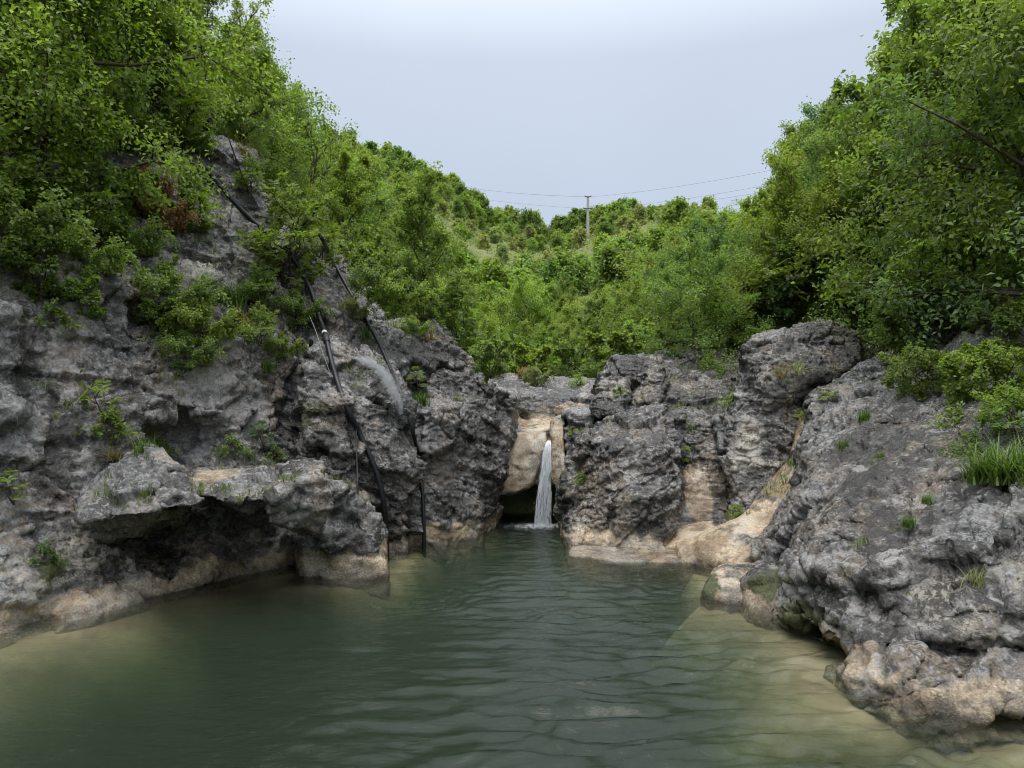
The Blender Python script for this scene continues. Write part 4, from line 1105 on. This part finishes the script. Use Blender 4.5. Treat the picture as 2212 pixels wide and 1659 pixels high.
def grass_proto(key, seed, n, h, droop, w=0.008):
    rng = np.random.default_rng(seed)
    V, T = [], []; m = 4
    az = rng.uniform(0, 2 * math.pi, n); hh = h * rng.uniform(0.45, 1.1, n); ln = rng.uniform(0.15, 1.0, n) * droop
    b0 = rng.normal(0, 0.16 * h, (n, 2))
    ts = np.linspace(0, 1, m)
    for i, t in enumerate(ts):
        x = b0 + np.stack([np.cos(az), np.sin(az)], 1) * (ln * hh * t ** 1.6)[:, None]
        z = hh * (t - 0.45 * ln * t ** 2.2)
        side = np.stack([-np.sin(az), np.cos(az)], 1) * (w * (1 - t) ** 0.7 * h / 0.3)[..., None] if np.ndim(w) else np.stack([-np.sin(az), np.cos(az)], 1) * (w * (1.02 - t) * h / 0.35)
        V.append(np.concatenate([x - side, z[:, None]], 1)); V.append(np.concatenate([x + side, z[:, None]], 1))
    V = np.stack(V, 1).reshape(-1, 3)
    base = (2 * m * np.arange(n))[:, None]
    q = np.concatenate([base + [2 * i, 2 * i + 1, 2 * i + 3, 2 * i + 2] for i in range(m - 1)])
    PROTO[key] = (None, mesh_np('blades', V, quads=q, mat=MAT['grass_blade']), ('', 'blades'))
grass_proto('grass', 31, 130, 0.4, 0.9)
grass_proto('grass_long', 32, 220, 0.55, 1.3, 0.007)
grass_proto('grass_dry', 33, 160, 0.4, 1.9, 0.006)

YG = (0.195, 0.265, 0.050); G = (0.165, 0.225, 0.058); DG = (0.105, 0.165, 0.050); BG = (0.13, 0.20, 0.09)
OL = (0.235, 0.26, 0.125); RD = (0.30, 0.165, 0.09); YL = (0.24, 0.20, 0.03); LG = (0.20, 0.27, 0.07); DRY = (0.20, 0.165, 0.06); GG = (0.085, 0.15, 0.022)
VR = np.random.default_rng(77)
def tint(c, k=0.18):
    f = VR.uniform(1 - k, 1 + k); w = VR.uniform(-k, k) * 0.5
    return (c[0] * f * (1 + w), c[1] * f, c[2] * f * (1 - w), 1)

def plant(key, name, loc, size, col, label, cat, group=None, tilt=(0, 0), rz=None, sz=1.0, vary=0.18):
    st, fo, parts = PROTO[key]
    if st is None:
        r = obj(name, fo, loc=loc); r.color = tint(col, vary)
    else:
        r = empty(name, loc)
        o = obj(parts[1], fo, r); o.color = tint(col, vary)
        obj(parts[0], st, r)
    r.scale = (size, size, size * sz)
    r.rotation_euler = (tilt[0], tilt[1], VR.uniform(0, 6.28) if rz is None else rz)
    tag(r, label, cat, group)
    return r

def ground_z(X, Y):
    z = float(land_h(np.array([X]), np.array([Y]))[0])
    hit = BVH.ray_cast(Vector((X, Y, 30)), Vector((0, 0, -1)))[0]
    return max(z, hit[2]) if hit is not None else z

def scatter(n, xr, yr, spacing, test, seed):
    rng = np.random.default_rng(seed); pts = []
    for _ in range(n):
        Y = rng.uniform(*yr) if yr[1] < 60 else math.sqrt(rng.uniform(yr[0] ** 2, yr[1] ** 2)); X = rng.uniform(*xr(Y)); s = spacing(Y)
        if not test(X, Y): continue
        if any((X - a) ** 2 + (Y - b) ** 2 < s * s for a, b in pts): continue
        pts.append((X, Y))
    return pts

ORD = ['first', 'second', 'third', 'fourth', 'fifth', 'sixth', 'seventh', 'eighth', 'ninth', 'tenth', 'eleventh', 'twelfth', 'thirteenth', 'fourteenth', 'fifteenth', 'sixteenth', 'seventeenth', 'eighteenth', 'nineteenth', 'twentieth'] + ['twenty-' + w for w in ('first', 'second', 'third', 'fourth', 'fifth', 'sixth', 'seventh', 'eighth', 'ninth')] + ['thirtieth'] + ['thirty-' + w for w in ('first', 'second', 'third', 'fourth', 'fifth', 'sixth', 'seventh', 'eighth', 'ninth')]
def name_apart(rows, noun, cat, group):
    """rows: (object, look, place); things of one look and place are told apart by their order"""
    sets = {}
    for r in rows: sets.setdefault((r[1], r[2]), []).append(r[0])
    for (look, place), os_ in sets.items():
        os_.sort(key=lambda o: o.location.x / o.location.y)
        for i, o in enumerate(os_):
            tail = '' if len(os_) == 1 else ', %s from left' % ORD[i] if i < len(ORD) else ', farther right'
            tag(o, '%s %s %s%s' % (look, noun, place, tail), cat, group)

def px(o, up=0.0):
    x, y, z = o.location
    return CX + x / y * FP, HZ - (z + up - EYE) / y * FP
CN = {YG: 'yellow green', G: 'mid green', DG: 'dark green', BG: 'bluish green', LG: 'light green', OL: 'pale olive'}

def land_ray(x, y, d0=12.5, d1=45):
    D = np.linspace(d0, d1, 400); P = np.array([W(x, y, d) for d in D]); g = land_h(P[:, 0], P[:, 1])
    k = int(np.argmax(g > P[:, 2]))
    return (P[k, 0], P[k, 1], g[k]) if (g > P[:, 2]).any() else None

# --- far hillside
hp = scatter(9000, lambda Y: (-0.22 * Y, 0.27 * Y), (46, 182), lambda Y: 2.45 + 0.0145 * Y,
             lambda X, Y: not (98 < Y < 122 and vnoise(np.array([[X * 0.06, Y * 0.09, 3.0]]), 5)[0] > -0.25) and abs(CX + X / Y * FP - 1270) > (26 if Y < 125 else 0), 1)
rows = []
for X, Y in hp:
    sparse = 88 < Y < 140
    c = OL if sparse and VR.random() < 0.65 else DG if VR.random() < (0.4 if Y > 140 else 0.15) else YG if Y < 80 and VR.random() < 0.35 else LG if VR.random() < 0.4 else G
    s = VR.uniform(0.75, 1.25) * (0.64 if sparse else 0.98)
    o = plant('hill_%d' % VR.integers(4) if Y > 72 else ('mid_a', 'mid_b', 'mid_c')[VR.integers(3)], 'hillside_tree', (X, Y, ground_z(X, Y) - 0.2), s, c, None, None, sz=VR.uniform(0.8, 1.15))
    x, y = px(o)
    band = 'in the valley' if Y < 62 else 'on lower hillside' if Y < 88 else 'in hillside clearing' if Y < 118 else 'above hillside clearing' if Y < 142 else 'on hill ridge'
    side = ' left of concrete pole' if x < 1150 else ' below concrete pole' if x < 1330 and Y < 120 else ' near concrete pole' if x < 1330 else ' right of concrete pole'
    rows.append((o, ('small ' if s < 0.6 else 'large ' if s > 1.15 else '') + CN[c], band + side))
name_apart(rows, 'tree', 'tree', 'trees covering the far hillside')

SKY_L = ([400, 590, 620, 655, 740, 830, 900, 1000], [-400, 0, 120, 235, 245, 350, 395, 415])
SKY_R = ([1400, 1500, 1600, 1640, 1700, 1780, 1850, 1920, 1960], [505, 485, 440, 325, 262, 175, 100, 0, -400])
def fit(X, Y, z, s, H, half):
    """keep a tree no taller than the skyline of its slope"""
    x = CX + X / Y * FP
    tab = SKY_L if x < CX else SKY_R
    for _ in range(12):
        dx = half * s / Y * FP * 0.7
        lim = np.interp(x + dx if x < CX else x - dx, *tab)
        top = HZ - (z + H * s - EYE) / Y * FP
        if top >= lim: break
        s *= 0.9
    return s

# --- bushes on the valley floor just above the rock bar and behind the boulders
up = scatter(7000, lambda Y: (-0.16 * Y - 1.0, 0.62 * Y), (13.6, 30), lambda Y: 0.7 + 0.02 * Y, lambda X, Y: not (-0.6 < X < 1.5 and Y < 18) and not (X < 4.5 and Y < 14.6), 8)
rows = []
for X, Y in up:
    c = [G, YG, OL, LG, BG, G][VR.integers(6)]
    s = VR.uniform(0.8, 1.35)
    o = plant(('bush_a', 'bush_c', 'bush_b')[VR.integers(3)], 'valley_bush', (X, Y, ground_z(X, Y) - 0.08), s, c, None, None)
    rows.append((o, ('low ' if s < 0.95 else 'tall ' if s > 1.2 else '') + CN[c], ('behind the rock shoulder' if X < -1.5 else 'behind the rock bar' if X < 1.8 else 'behind the flat topped boulder' if X < 5 else 'behind the capped boulder') + (' in front' if Y < 20 else ' farther back')))
for x in range(1600, 2040, 34):
    for y in (600, 650, 700):
        q = land_ray(x + VR.uniform(-12, 12), y + VR.uniform(-15, 15))
        if q is None: continue
        c = [G, LG, DG, BG][VR.integers(4)]; s = VR.uniform(0.75, 1.15)
        o = plant(('bush_a', 'bush_c', 'bush_b')[VR.integers(3)], 'valley_bush', (q[0], q[1], q[2] - 0.08), s, c, None, None)
        rows.append((o, CN[c], 'on the bank over the capped boulder' if x < 1870 else 'on the bank over the fluted slope'))
name_apart(rows, 'bush', 'bush', 'bushes behind the rocks')

# --- wooded banks
lp = scatter(5000, lambda Y: (-0.36 * Y - 2, -0.085 * Y - 0.4), (14.5, 50), lambda Y: 1.0 + 0.034 * Y, lambda X, Y: X < -1.9 and CX + X / Y * FP > 520 and CX + X / Y * FP < (930 if Y < 24 else 850), 3)
rows = []
for X, Y in lp:
    c = [G, YG, DG, G, LG][VR.integers(5)]
    edge = -1.9 - 0.06 * max(0, Y - 17) - X
    s = min(1.05, 0.42 + 0.09 * edge + 0.005 * Y) * VR.uniform(0.8, 1.15)
    s = fit(X, Y, ground_z(X, Y), s, 5.0, 2.2)
    if s < 0.22: continue
    o = plant(('mid_a', 'mid_b', 'mid_c')[VR.integers(3)], 'bank_tree', (X, Y, ground_z(X, Y) - 0.15), s, c, None, None)
    rows.append((o, ('low ' if s < 0.55 else 'tall ' if s > 0.9 else '') + CN[c], 'on the slope close behind the cliff' if Y < 20 else 'midway up the valley behind the cliff' if Y < 32 else 'far up the valley behind the cliff'))
name_apart(rows, 'broadleaf tree', 'tree', 'trees on the slope behind the cliff')
rp = scatter(9000, lambda Y: (0.17 * Y + 0.3, 0.80 * Y + 2), (13.5, 78), lambda Y: 1.05 + 0.036 * Y, lambda X, Y: X > 3.0 + 0.10 * max(0, Y - 17) and CX + X / Y * FP < 2400 and CX + X / Y * FP > (1420 if Y < 24 else 1530), 4)
rows = []
for X, Y in rp:
    c = [G, G, DG, LG, BG, YG][VR.integers(6)]
    edge = X - 2.8 - 0.10 * max(0, Y - 17)
    s = min(0.70 if Y < 24 else 0.80, 0.36 + 0.09 * edge + 0.003 * Y) * VR.uniform(0.82, 1.18)
    s = fit(X, Y, ground_z(X, Y), s, 5.0, 2.2)
    if s < 0.22: continue
    o = plant(('mid_a', 'mid_b', 'mid_c')[VR.integers(3)], 'bank_tree', (X, Y, ground_z(X, Y) - 0.15), s, c, None, None)
    x, y = px(o)
    rows.append((o, ('low ' if s < 0.55 else 'tall ' if s > 0.95 else '') + CN[c], ('behind the capped boulder' if x < 1900 else 'above the fluted rock slope') if Y < 20 else ('low' if y > 620 else 'high') + (' midway along the right slope' if Y < 36 else ' toward the far end of right slope')))
name_apart(rows, 'broadleaf tree', 'tree', 'trees on the slope above the fluted rock')

# --- low scrub and tall grass between the hillside trees: a mass nobody could count
def hillside_scrub():
    rng = np.random.default_rng(44)
    n = 5200
    Y = np.sqrt(rng.uniform(55 ** 2, 182 ** 2, n)); X = rng.uniform(-0.26, 0.30, n) * Y
    m = vnoise(np.stack([X * 0.09, Y * 0.09, 0 * X], 1), 61) + 0.35 * rng.normal(size=n)
    X, Y = X[m > -0.35], Y[m > -0.35]; n = len(X)
    Z = land_h(X, Y); k = 9
    h = rng.uniform(0.35, 1.1, (n, 1, 1))
    C = np.stack([X, Y, Z], 1)[:, None] + rng.normal(0, 1, (n, k, 3)) * np.array([0.55, 0.55, 0.0]) * h * 1.3
    C[:, :, 2] += rng.uniform(0.0, 0.8, (n, k)) * h[:, :, 0]
    D = rng.normal(0, 0.6, (n, k, 3)) + np.array([0, 0, 0.35]); N = rng.normal(0, 0.5, (n, k, 3)) + np.array([0, -0.2, 0.8])
    L = np.broadcast_to(0.38 * h[:, :, 0], (n, k)).ravel() * rng.uniform(0.7, 1.4, n * k)
    v, t = leaves_np(C.reshape(-1, 3), D.reshape(-1, 3), N.reshape(-1, 3), L, L * 0.75)
    o = obj('hillside_scrub', mesh_np('hillside_scrub', v, tris=t, mat=MAT['leaf'], smooth=False))
    o.color = (0.20, 0.235, 0.09, 1)
    tag(o, 'low pale scrub and tall grass between the hillside trees', 'scrub', kind='stuff')
hillside_scrub()

# --- trees on the cliff top and on the near right bank
T = [ # photo column, distance, size, kind, colour, label
    (-60, 8.6, 0.95, 'near_a', YG, 'yellow green tree leaning in at the left edge over the cliff'),
    (60, 9.4, 1.0, 'near_b', YG, 'bright tree on the cliff top with long drooping branches'),
    (170, 10.4, 1.0, 'near_a', G, 'mid green tree on the cliff top behind the drooping branches'),
    (210, 11.2, 0.9, 'near_b', LG, 'light green tree near the middle of the cliff top'),
    (280, 12.2, 0.85, 'near_c', YG, 'fine leaved yellow green tree on the cliff top'),
    (330, 13.2, 0.85, 'near_a', DG, 'dark leafy tree on the cliff top in front of the sky'),
    (455, 14.2, 0.85, 'airy', G, 'airy tree at the right end of the cliff top letting sky through'),
    (520, 15.2, 0.7, 'airy', LG, 'slender open tree at the brow beside the airy tree'),
    (300, 16.0, 0.8, 'near_b', G, 'green tree behind the dark cliff top tree'),
    (250, 14.5, 0.9, 'mid_b', G, 'bushy tree behind the fine leaved cliff top tree'),
    (170, 13.5, 1.0, 'mid_a', G, 'broad tree at the back of the cliff top'),
    (120, 12.5, 1.1, 'mid_c', LG, 'spreading tree at the back of the cliff top left corner'),
    (0, 11.2, 1.0, 'mid_a', G, 'dense tree at the back of the left edge'),
    (665, 17.0, 0.85, 'airy', G, 'open crowned tree rising over the cliff shoulder'),
    (720, 18.0, 0.9, 'airy', LG, 'second open crowned tree over the cliff shoulder'),
    (2030, 12.6, 0.85, 'near_b', G, 'green tree right behind the capped boulder ledge'),
    (2090, 11.6, 1.05, 'near_a', DG, 'dark tree at the top of the fluted rock'),
    (2130, 10.6, 1.15, 'near_b', G, 'large leaved tree above the rock outcrop'),
    (2230, 9.6, 1.15, 'near_a', LG, 'light tree at the right edge above the grass tuft'),
    (2330, 8.4, 1.1, 'near_b', BG, 'near tree with big pale leaves reaching in from the right edge'),
    (2160, 13.0, 1.25, 'mid_b', G, 'tall tree behind the large leaved tree'),
    (2300, 11.5, 1.25, 'mid_a', G, 'tall tree at the back of the right edge'),
    (2060, 14.0, 1.0, 'mid_b', G, 'tall narrow tree on the right skyline'),
    (1900, 15.0, 0.75, 'near_a', G, 'round tree on the right slope left of the narrow skyline tree'),
]
for x, d, s, k, c, lab in T:
    X = (x - CX) / FP * d
    s = fit(X, d, ground_z(X, d), s, 4.2 if k[:3] != 'mid' else 5.0, 0.9)
    plant(k, 'near_tree' if k[:3] != 'mid' else 'broad_tree', (X, d, ground_z(X, d) - 0.12), s, c, lab, 'tree', vary=0.08, rz=0.7 * x)

# --- shrubs, herbs and grass growing on the rock
S = [
    ('bush_a', 20, 470, 1.0, YG, 'large yellow green shrub on the cliff at the left edge'),
    ('bush_c', 40, 560, 0.95, G, 'mid green shrub low on the cliff at the left edge'),
    ('bush_a', 130, 540, 0.85, YG, 'bright shrub spreading across the left cliff face'),
    ('bush_b', 210, 520, 0.85, G, 'feathery green shrub in the middle of the left shrub patch'),
    ('bush_c', 280, 560, 0.7, LG, 'light shrub at the right end of the left shrub patch'),
    ('bush_a', 90, 640, 0.6, G, 'shrub hanging below the left shrub patch'),
    ('bush_c', 200, 600, 0.6, YG, 'yellowish shrub beside the thin bare branch'),
    ('bush_a', 30, 330, 1.1, YG, 'leafy shrub high on the left edge of the cliff'),
    ('bush_a', 130, 350, 1.0, LG, 'leafy light shrub high on the cliff next to the left edge'),
    ('bush_c', 230, 330, 0.95, G, 'green shrub just under the cliff top trees'),
    ('bush_a', 320, 320, 0.9, DG, 'dark shrub on the brow of the cliff'),
    ('bush_b', 400, 310, 0.8, YG, 'yellow green shrub on the brow above the pipe'),
    ('bush_c', 430, 330, 0.4, LG, 'small shrub at the top of the thick pipe'),
    ('bush_c', 330, 430, 0.5, RD, 'reddish brown withered shrub on the cliff face'),
    ('bush_c', 355, 500, 0.55, RD, 'rust coloured withered shrub below the first'),
    ('bush_a', 310, 480, 0.6, G, 'green shrub beside the withered shrubs'),
    ('bush_a', 425, 500, 0.55, G, 'green shrub left of the thick pipe'),
    ('bush_b', 615, 610, 1.25, LG, 'bright feathery bush covering a stretch of the thick pipe'),
    ('bush_b', 690, 575, 0.7, YG, 'small feathery bush between the two pipes'),
    ('bush_b', 560, 660, 0.5, LG, 'low feathery bush at the foot of the bright feathery bush'),
    ('bush_c', 650, 700, 0.55, G, 'shrub hanging left of the pipe coupling'),
    ('bush_c', 385, 690, 0.72, G, 'dense shrub on the ledge halfway up the cliff'),
    ('bush_a', 345, 735, 0.5, LG, 'little shrub at the left end of the halfway ledge'),
    ('bush_c', 450, 745, 0.62, YG, 'yellow green shrub hanging under the halfway ledge'),
    ('herb', 520, 720, 1.0, YL, 'yellow flowering spurge on the halfway ledge'),
    ('herb', 560, 700, 0.9, YL, 'second yellow flowering spurge on the halfway ledge'),
    ('grass_long', 430, 650, 1.0, GG, 'lush grass clump behind the halfway ledge shrubs'),
    ('grass_long', 500, 655, 1.1, GG, 'tall lush grass clump next to the feathery bush'),
    ('grass_long', 550, 640, 0.9, GG, 'lush grass clump below the feathery bush'),
    ('bush_c', 415, 795, 0.48, G, 'shrub trailing down the cliff under the halfway ledge'),
    ('bush_b', 560, 745, 0.45, LG, 'feathery shrub at the right end of the halfway ledge'),
    ('bush_c', 620, 770, 0.35, G, 'small green shrub on the crag below the feathery bush'),
    ('bush_a', 190, 690, 0.45, YG, 'yellow green shrub on the bare cliff below the shrub patch'),
    ('herb', 130, 720, 1.0, G, 'green herb under the yellow green cliff shrub'),
    ('bush_b', 540, 420, 0.5, G, 'feathery shrub on the crag right of the upper pipe'),
    ('sprig', 235, 905, 1.1, YG, 'bright leafy sprig on the cliff above the overhanging ledge'),
    ('herb', 250, 950, 1.0, G, 'green herb cushion below the bright sprig'),
    ('grass', 310, 980, 0.8, GG, 'grass clump at the left end of the overhanging ledge'),
    ('herb', 355, 985, 0.7, G, 'small herb behind the overhanging ledge ridge'),
    ('grass_dry', 248, 985, 0.6, DRY, 'straw coloured hanging roots below the herb cushion'),
    ('herb', 510, 985, 0.8, G, 'herb at the back of the overhanging ledge'),
    ('grass', 540, 990, 0.5, GG, 'short grass at the back of the overhanging ledge'),
    ('sprig', 575, 965, 0.9, BG, 'leafy sprig standing on the overhanging ledge'),
    ('herb', 600, 992, 0.6, G, 'small herb right of the ledge sprig'),
    ('sprig', 35, 1085, 0.8, LG, 'fern like sprig at the left edge below the cliff pocket'),
    ('herb', 110, 1225, 0.7, DG, 'dark herb in the mossy cleft at the left'),
    ('grass', 580, 795, 0.6, GG, 'grass tuft on the crag left of the domed rock'),
    ('grass_dry', 690, 880, 0.6, OL, 'olive grass tuft on the domed rock'),
    ('grass', 790, 725, 0.7, GG, 'grass clump between the pipes above the spray'),
    ('bush_c', 770, 690, 0.35, OL, 'olive shrub between the pipes'),
    ('grass_dry', 760, 660, 0.9, DRY, 'dry grass beside the thinner pipe'),
    ('bush_c', 820, 640, 0.6, G, 'green shrub above the rock shoulder'),
    ('bush_c', 870, 670, 0.6, YG, 'yellow green shrub on the rock shoulder'),
    ('bush_a', 920, 690, 0.5, G, 'shrub at the right end of the rock shoulder'),
    ('grass_dry', 850, 710, 0.9, OL, 'tan green grass on the rock shoulder'),
    ('grass_dry', 930, 735, 0.9, DRY, 'dry grass on the right end of the rock shoulder'),
    ('bush_c', 900, 725, 0.35, LG, 'low light shrub on the rock shoulder'),
    ('grass', 960, 755, 0.6, OL, 'short grass near the tip of the rock shoulder'),
    ('sprig', 905, 840, 0.9, LG, 'thin upright sapling on the gorge wall'),
    ('grass', 910, 870, 0.8, GG, 'grass tuft at the foot of the thin sapling'),
    ('grass_dry', 985, 865, 0.7, OL, 'dry grass on the gorge wall step'),
    ('grass_dry', 600, 480, 1.0, DRY, 'dry grass slope beside the upper pipe'),
    ('grass_dry', 575, 420, 1.0, DRY, 'dry grass on the cliff brow right of the pipe'),
    ('grass_dry', 520, 330, 1.0, DRY, 'dry grass on the cliff brow below the airy tree'),
    ('bush_c', 1160, 830, 0.40, OL, 'olive bush on the rock bar above the waterfall'),
    ('bush_c', 1140, 820, 0.30, RD, 'russet bush on the rock bar above the waterfall'),
    ('herb', 1250, 835, 0.8, LG, 'light herb on the right end of the rock bar'),
    ('bush_a', 1060, 815, 0.6, G, 'green bush at the left end of the rock bar'),
    ('sprig', 1345, 868, 0.7, LG, 'bright sprig in the cleft of the rear boulder'),
    ('sprig', 1240, 950, 0.6, LG, 'bright sprig on the dark wall right of the waterfall'),
    ('herb', 1255, 1045, 0.55, G, 'green cushion on the blocky boulder'),
    ('sprig', 1472, 1000, 0.9, LG, 'pale leafy sprig in the rounded niche'),
    ('herb', 1535, 795, 0.8, YG, 'yellow green herb on the flat boulder top'),
    ('herb', 1575, 880, 0.6, G, 'herb in the crack left of the tall boulder'),
    ('grass_dry', 1690, 810, 0.9, DRY, 'dry grass beard under the boulder cap'),
    ('grass_dry', 1725, 800, 0.8, OL, 'olive grass under the boulder cap'),
    ('grass_dry', 1800, 800, 0.6, DRY, 'dry grass at the right end of the boulder cap'),
    ('sprig', 1732, 915, 0.6, LG, 'leafy sprig at the top of the tan rock slide'),
    ('sprig', 1795, 880, 0.7, LG, 'leafy sprig on the slope top next to the tan slide'),
    ('herb', 1592, 1118, 0.6, G, 'herb at the foot of the flat rock face'),
    ('grass', 1865, 905, 0.6, GG, 'grass tuft high on the fluted slope'),
    ('grass', 1820, 965, 0.5, DG, 'dark grass tuft in a pocket of the fluted slope'),
    ('grass', 1985, 960, 0.4, OL, 'olive grass tuft in the middle of the fluted slope'),
    ('herb', 1900, 1000, 0.4, G, 'small herb in the middle of the fluted slope'),
    ('grass', 1760, 1060, 0.4, GG, 'grass tuft near the tan slide on the fluted slope'),
    ('grass', 1960, 1130, 0.4, GG, 'grass tuft near the crest of the fluted slope'),
    ('herb', 1720, 1260, 0.45, LG, 'bright fern at the tip of the fluted slope'),
    ('grass', 2105, 1260, 0.55, OL, 'grass clump on the steep front of the fluted rock'),
    ('grass', 2000, 1080, 0.35, DG, 'tiny dark grass tuft above the crest'),
    ('grass_long', 2140, 1030, 0.9, GG, 'lush grass clump on the slope at the right edge'),
    ('grass_long', 2195, 1030, 1.0, GG, 'second lush grass clump at the right edge'),
    ('herb', 2095, 990, 0.8, DG, 'dark weed left of the lush grass'),
    ('bush_a', 1950, 770, 0.85, G, 'drooping green bush over the top of the fluted slope'),
    ('bush_a', 2015, 770, 0.85, BG, 'leafy bush hanging beside the rock outcrop'),
    ('bush_c', 1990, 850, 0.6, G, 'low bush under the drooping bush'),
    ('bush_a', 2090, 870, 0.6, YG, 'yellow green bush below the rock outcrop'),
    ('bush_c', 2160, 860, 0.6, LG, 'light bush at the right of the outcrop'),
    ('bush_a', 2200, 780, 0.7, G, 'big leaved bush at the right edge above the grass'),
    ('bush_c', 2190, 930, 0.45, YG, 'yellowish low bush behind the lush grass'),
    ('bush_b', 2130, 720, 0.5, OL, 'olive bush on top of the rock outcrop'),
    ('herb', 2060, 930, 0.8, LG, 'broad leaved herb on the right slope'),
    ('sprig', 2205, 960, 1.0, BG, 'pale large leaved twig at the right edge'),
]
SN = {'bush_a': ('shrub', 'shrub'), 'bush_b': ('feathery_shrub', 'shrub'), 'bush_c': ('low_shrub', 'shrub'), 'sprig': ('leafy_sprig', 'plant'), 'herb': ('herb', 'plant'),
      'grass': ('grass_tuft', 'grass'), 'grass_long': ('grass_clump', 'grass'), 'grass_dry': ('dry_grass_tuft', 'grass')}
for k, x, y, s, c, lab in S:
    p, n = on_rock(x, y, 12.0)
    nm, cat = SN[k]
    lean = 0.45 if k[:4] == 'bush' else 0.35
    plant(k, nm, p - n * 0.03 - np.array([0, 0, 0.04 * s]), s, c, lab, cat, tilt=(lean * max(0, -n[1]), 0), rz=0.0 if lean else None, vary=0.1)

# --- thin grass and weeds in the cracks, too many to count
def crevice_growth():
    rng = np.random.default_rng(12)
    c = vv[qq].mean(axis=1)
    fn = np.cross(vv[qq[:, 2]] - vv[qq[:, 0]], vv[qq[:, 3]] - vv[qq[:, 1]]); fn /= np.maximum(np.linalg.norm(fn, axis=1, keepdims=True), 1e-9)
    m = fbm(c * 0.8 + 6, 3, 91)
    ok = np.where((fn[:, 2] > 0.30) & (c[:, 2] > 0.6) & (m > 0.32) & (c[:, 1] < 14))[0]
    pick = rng.choice(ok, min(520, len(ok)), replace=False)
    V, T, n = [], [], 0
    for i in pick:
        p = c[i]; k = int(rng.integers(7, 16)); h = rng.uniform(0.04, 0.13)
        az = rng.uniform(0, 6.28, k); ln = rng.uniform(0.2, 1.0, k)
        b = p + np.concatenate([rng.normal(0, 0.035, (k, 2)), np.full((k, 1), -0.02)], 1)
        d = np.stack([np.cos(az) * ln, np.sin(az) * ln, np.ones(k)], 1) * (h * rng.uniform(0.6, 1.3, k))[:, None]
        sd = np.stack([-np.sin(az), np.cos(az), 0 * az], 1) * rng.uniform(0.003, 0.009, k)[:, None]
        v = np.stack([b - sd * 0.5, b + d * 0.5 - sd, b + d, b + d * 0.5 + sd], 1).reshape(-1, 3)
        base = (4 * np.arange(k))[:, None] + n
        V.append(v); T.append(np.concatenate([base + [0, 1, 2], base + [0, 2, 3]])); n += 4 * k
    o = obj('crevice_grass', mesh_np('crevice_grass', np.concatenate(V), tris=np.concatenate(T), mat=MAT['leaf'], smooth=False))
    o.color = (0.12, 0.165, 0.04, 1)
    tag(o, 'thin weeds and grass growing in the cracks of the rocks', 'grass', kind='stuff')
crevice_growth()
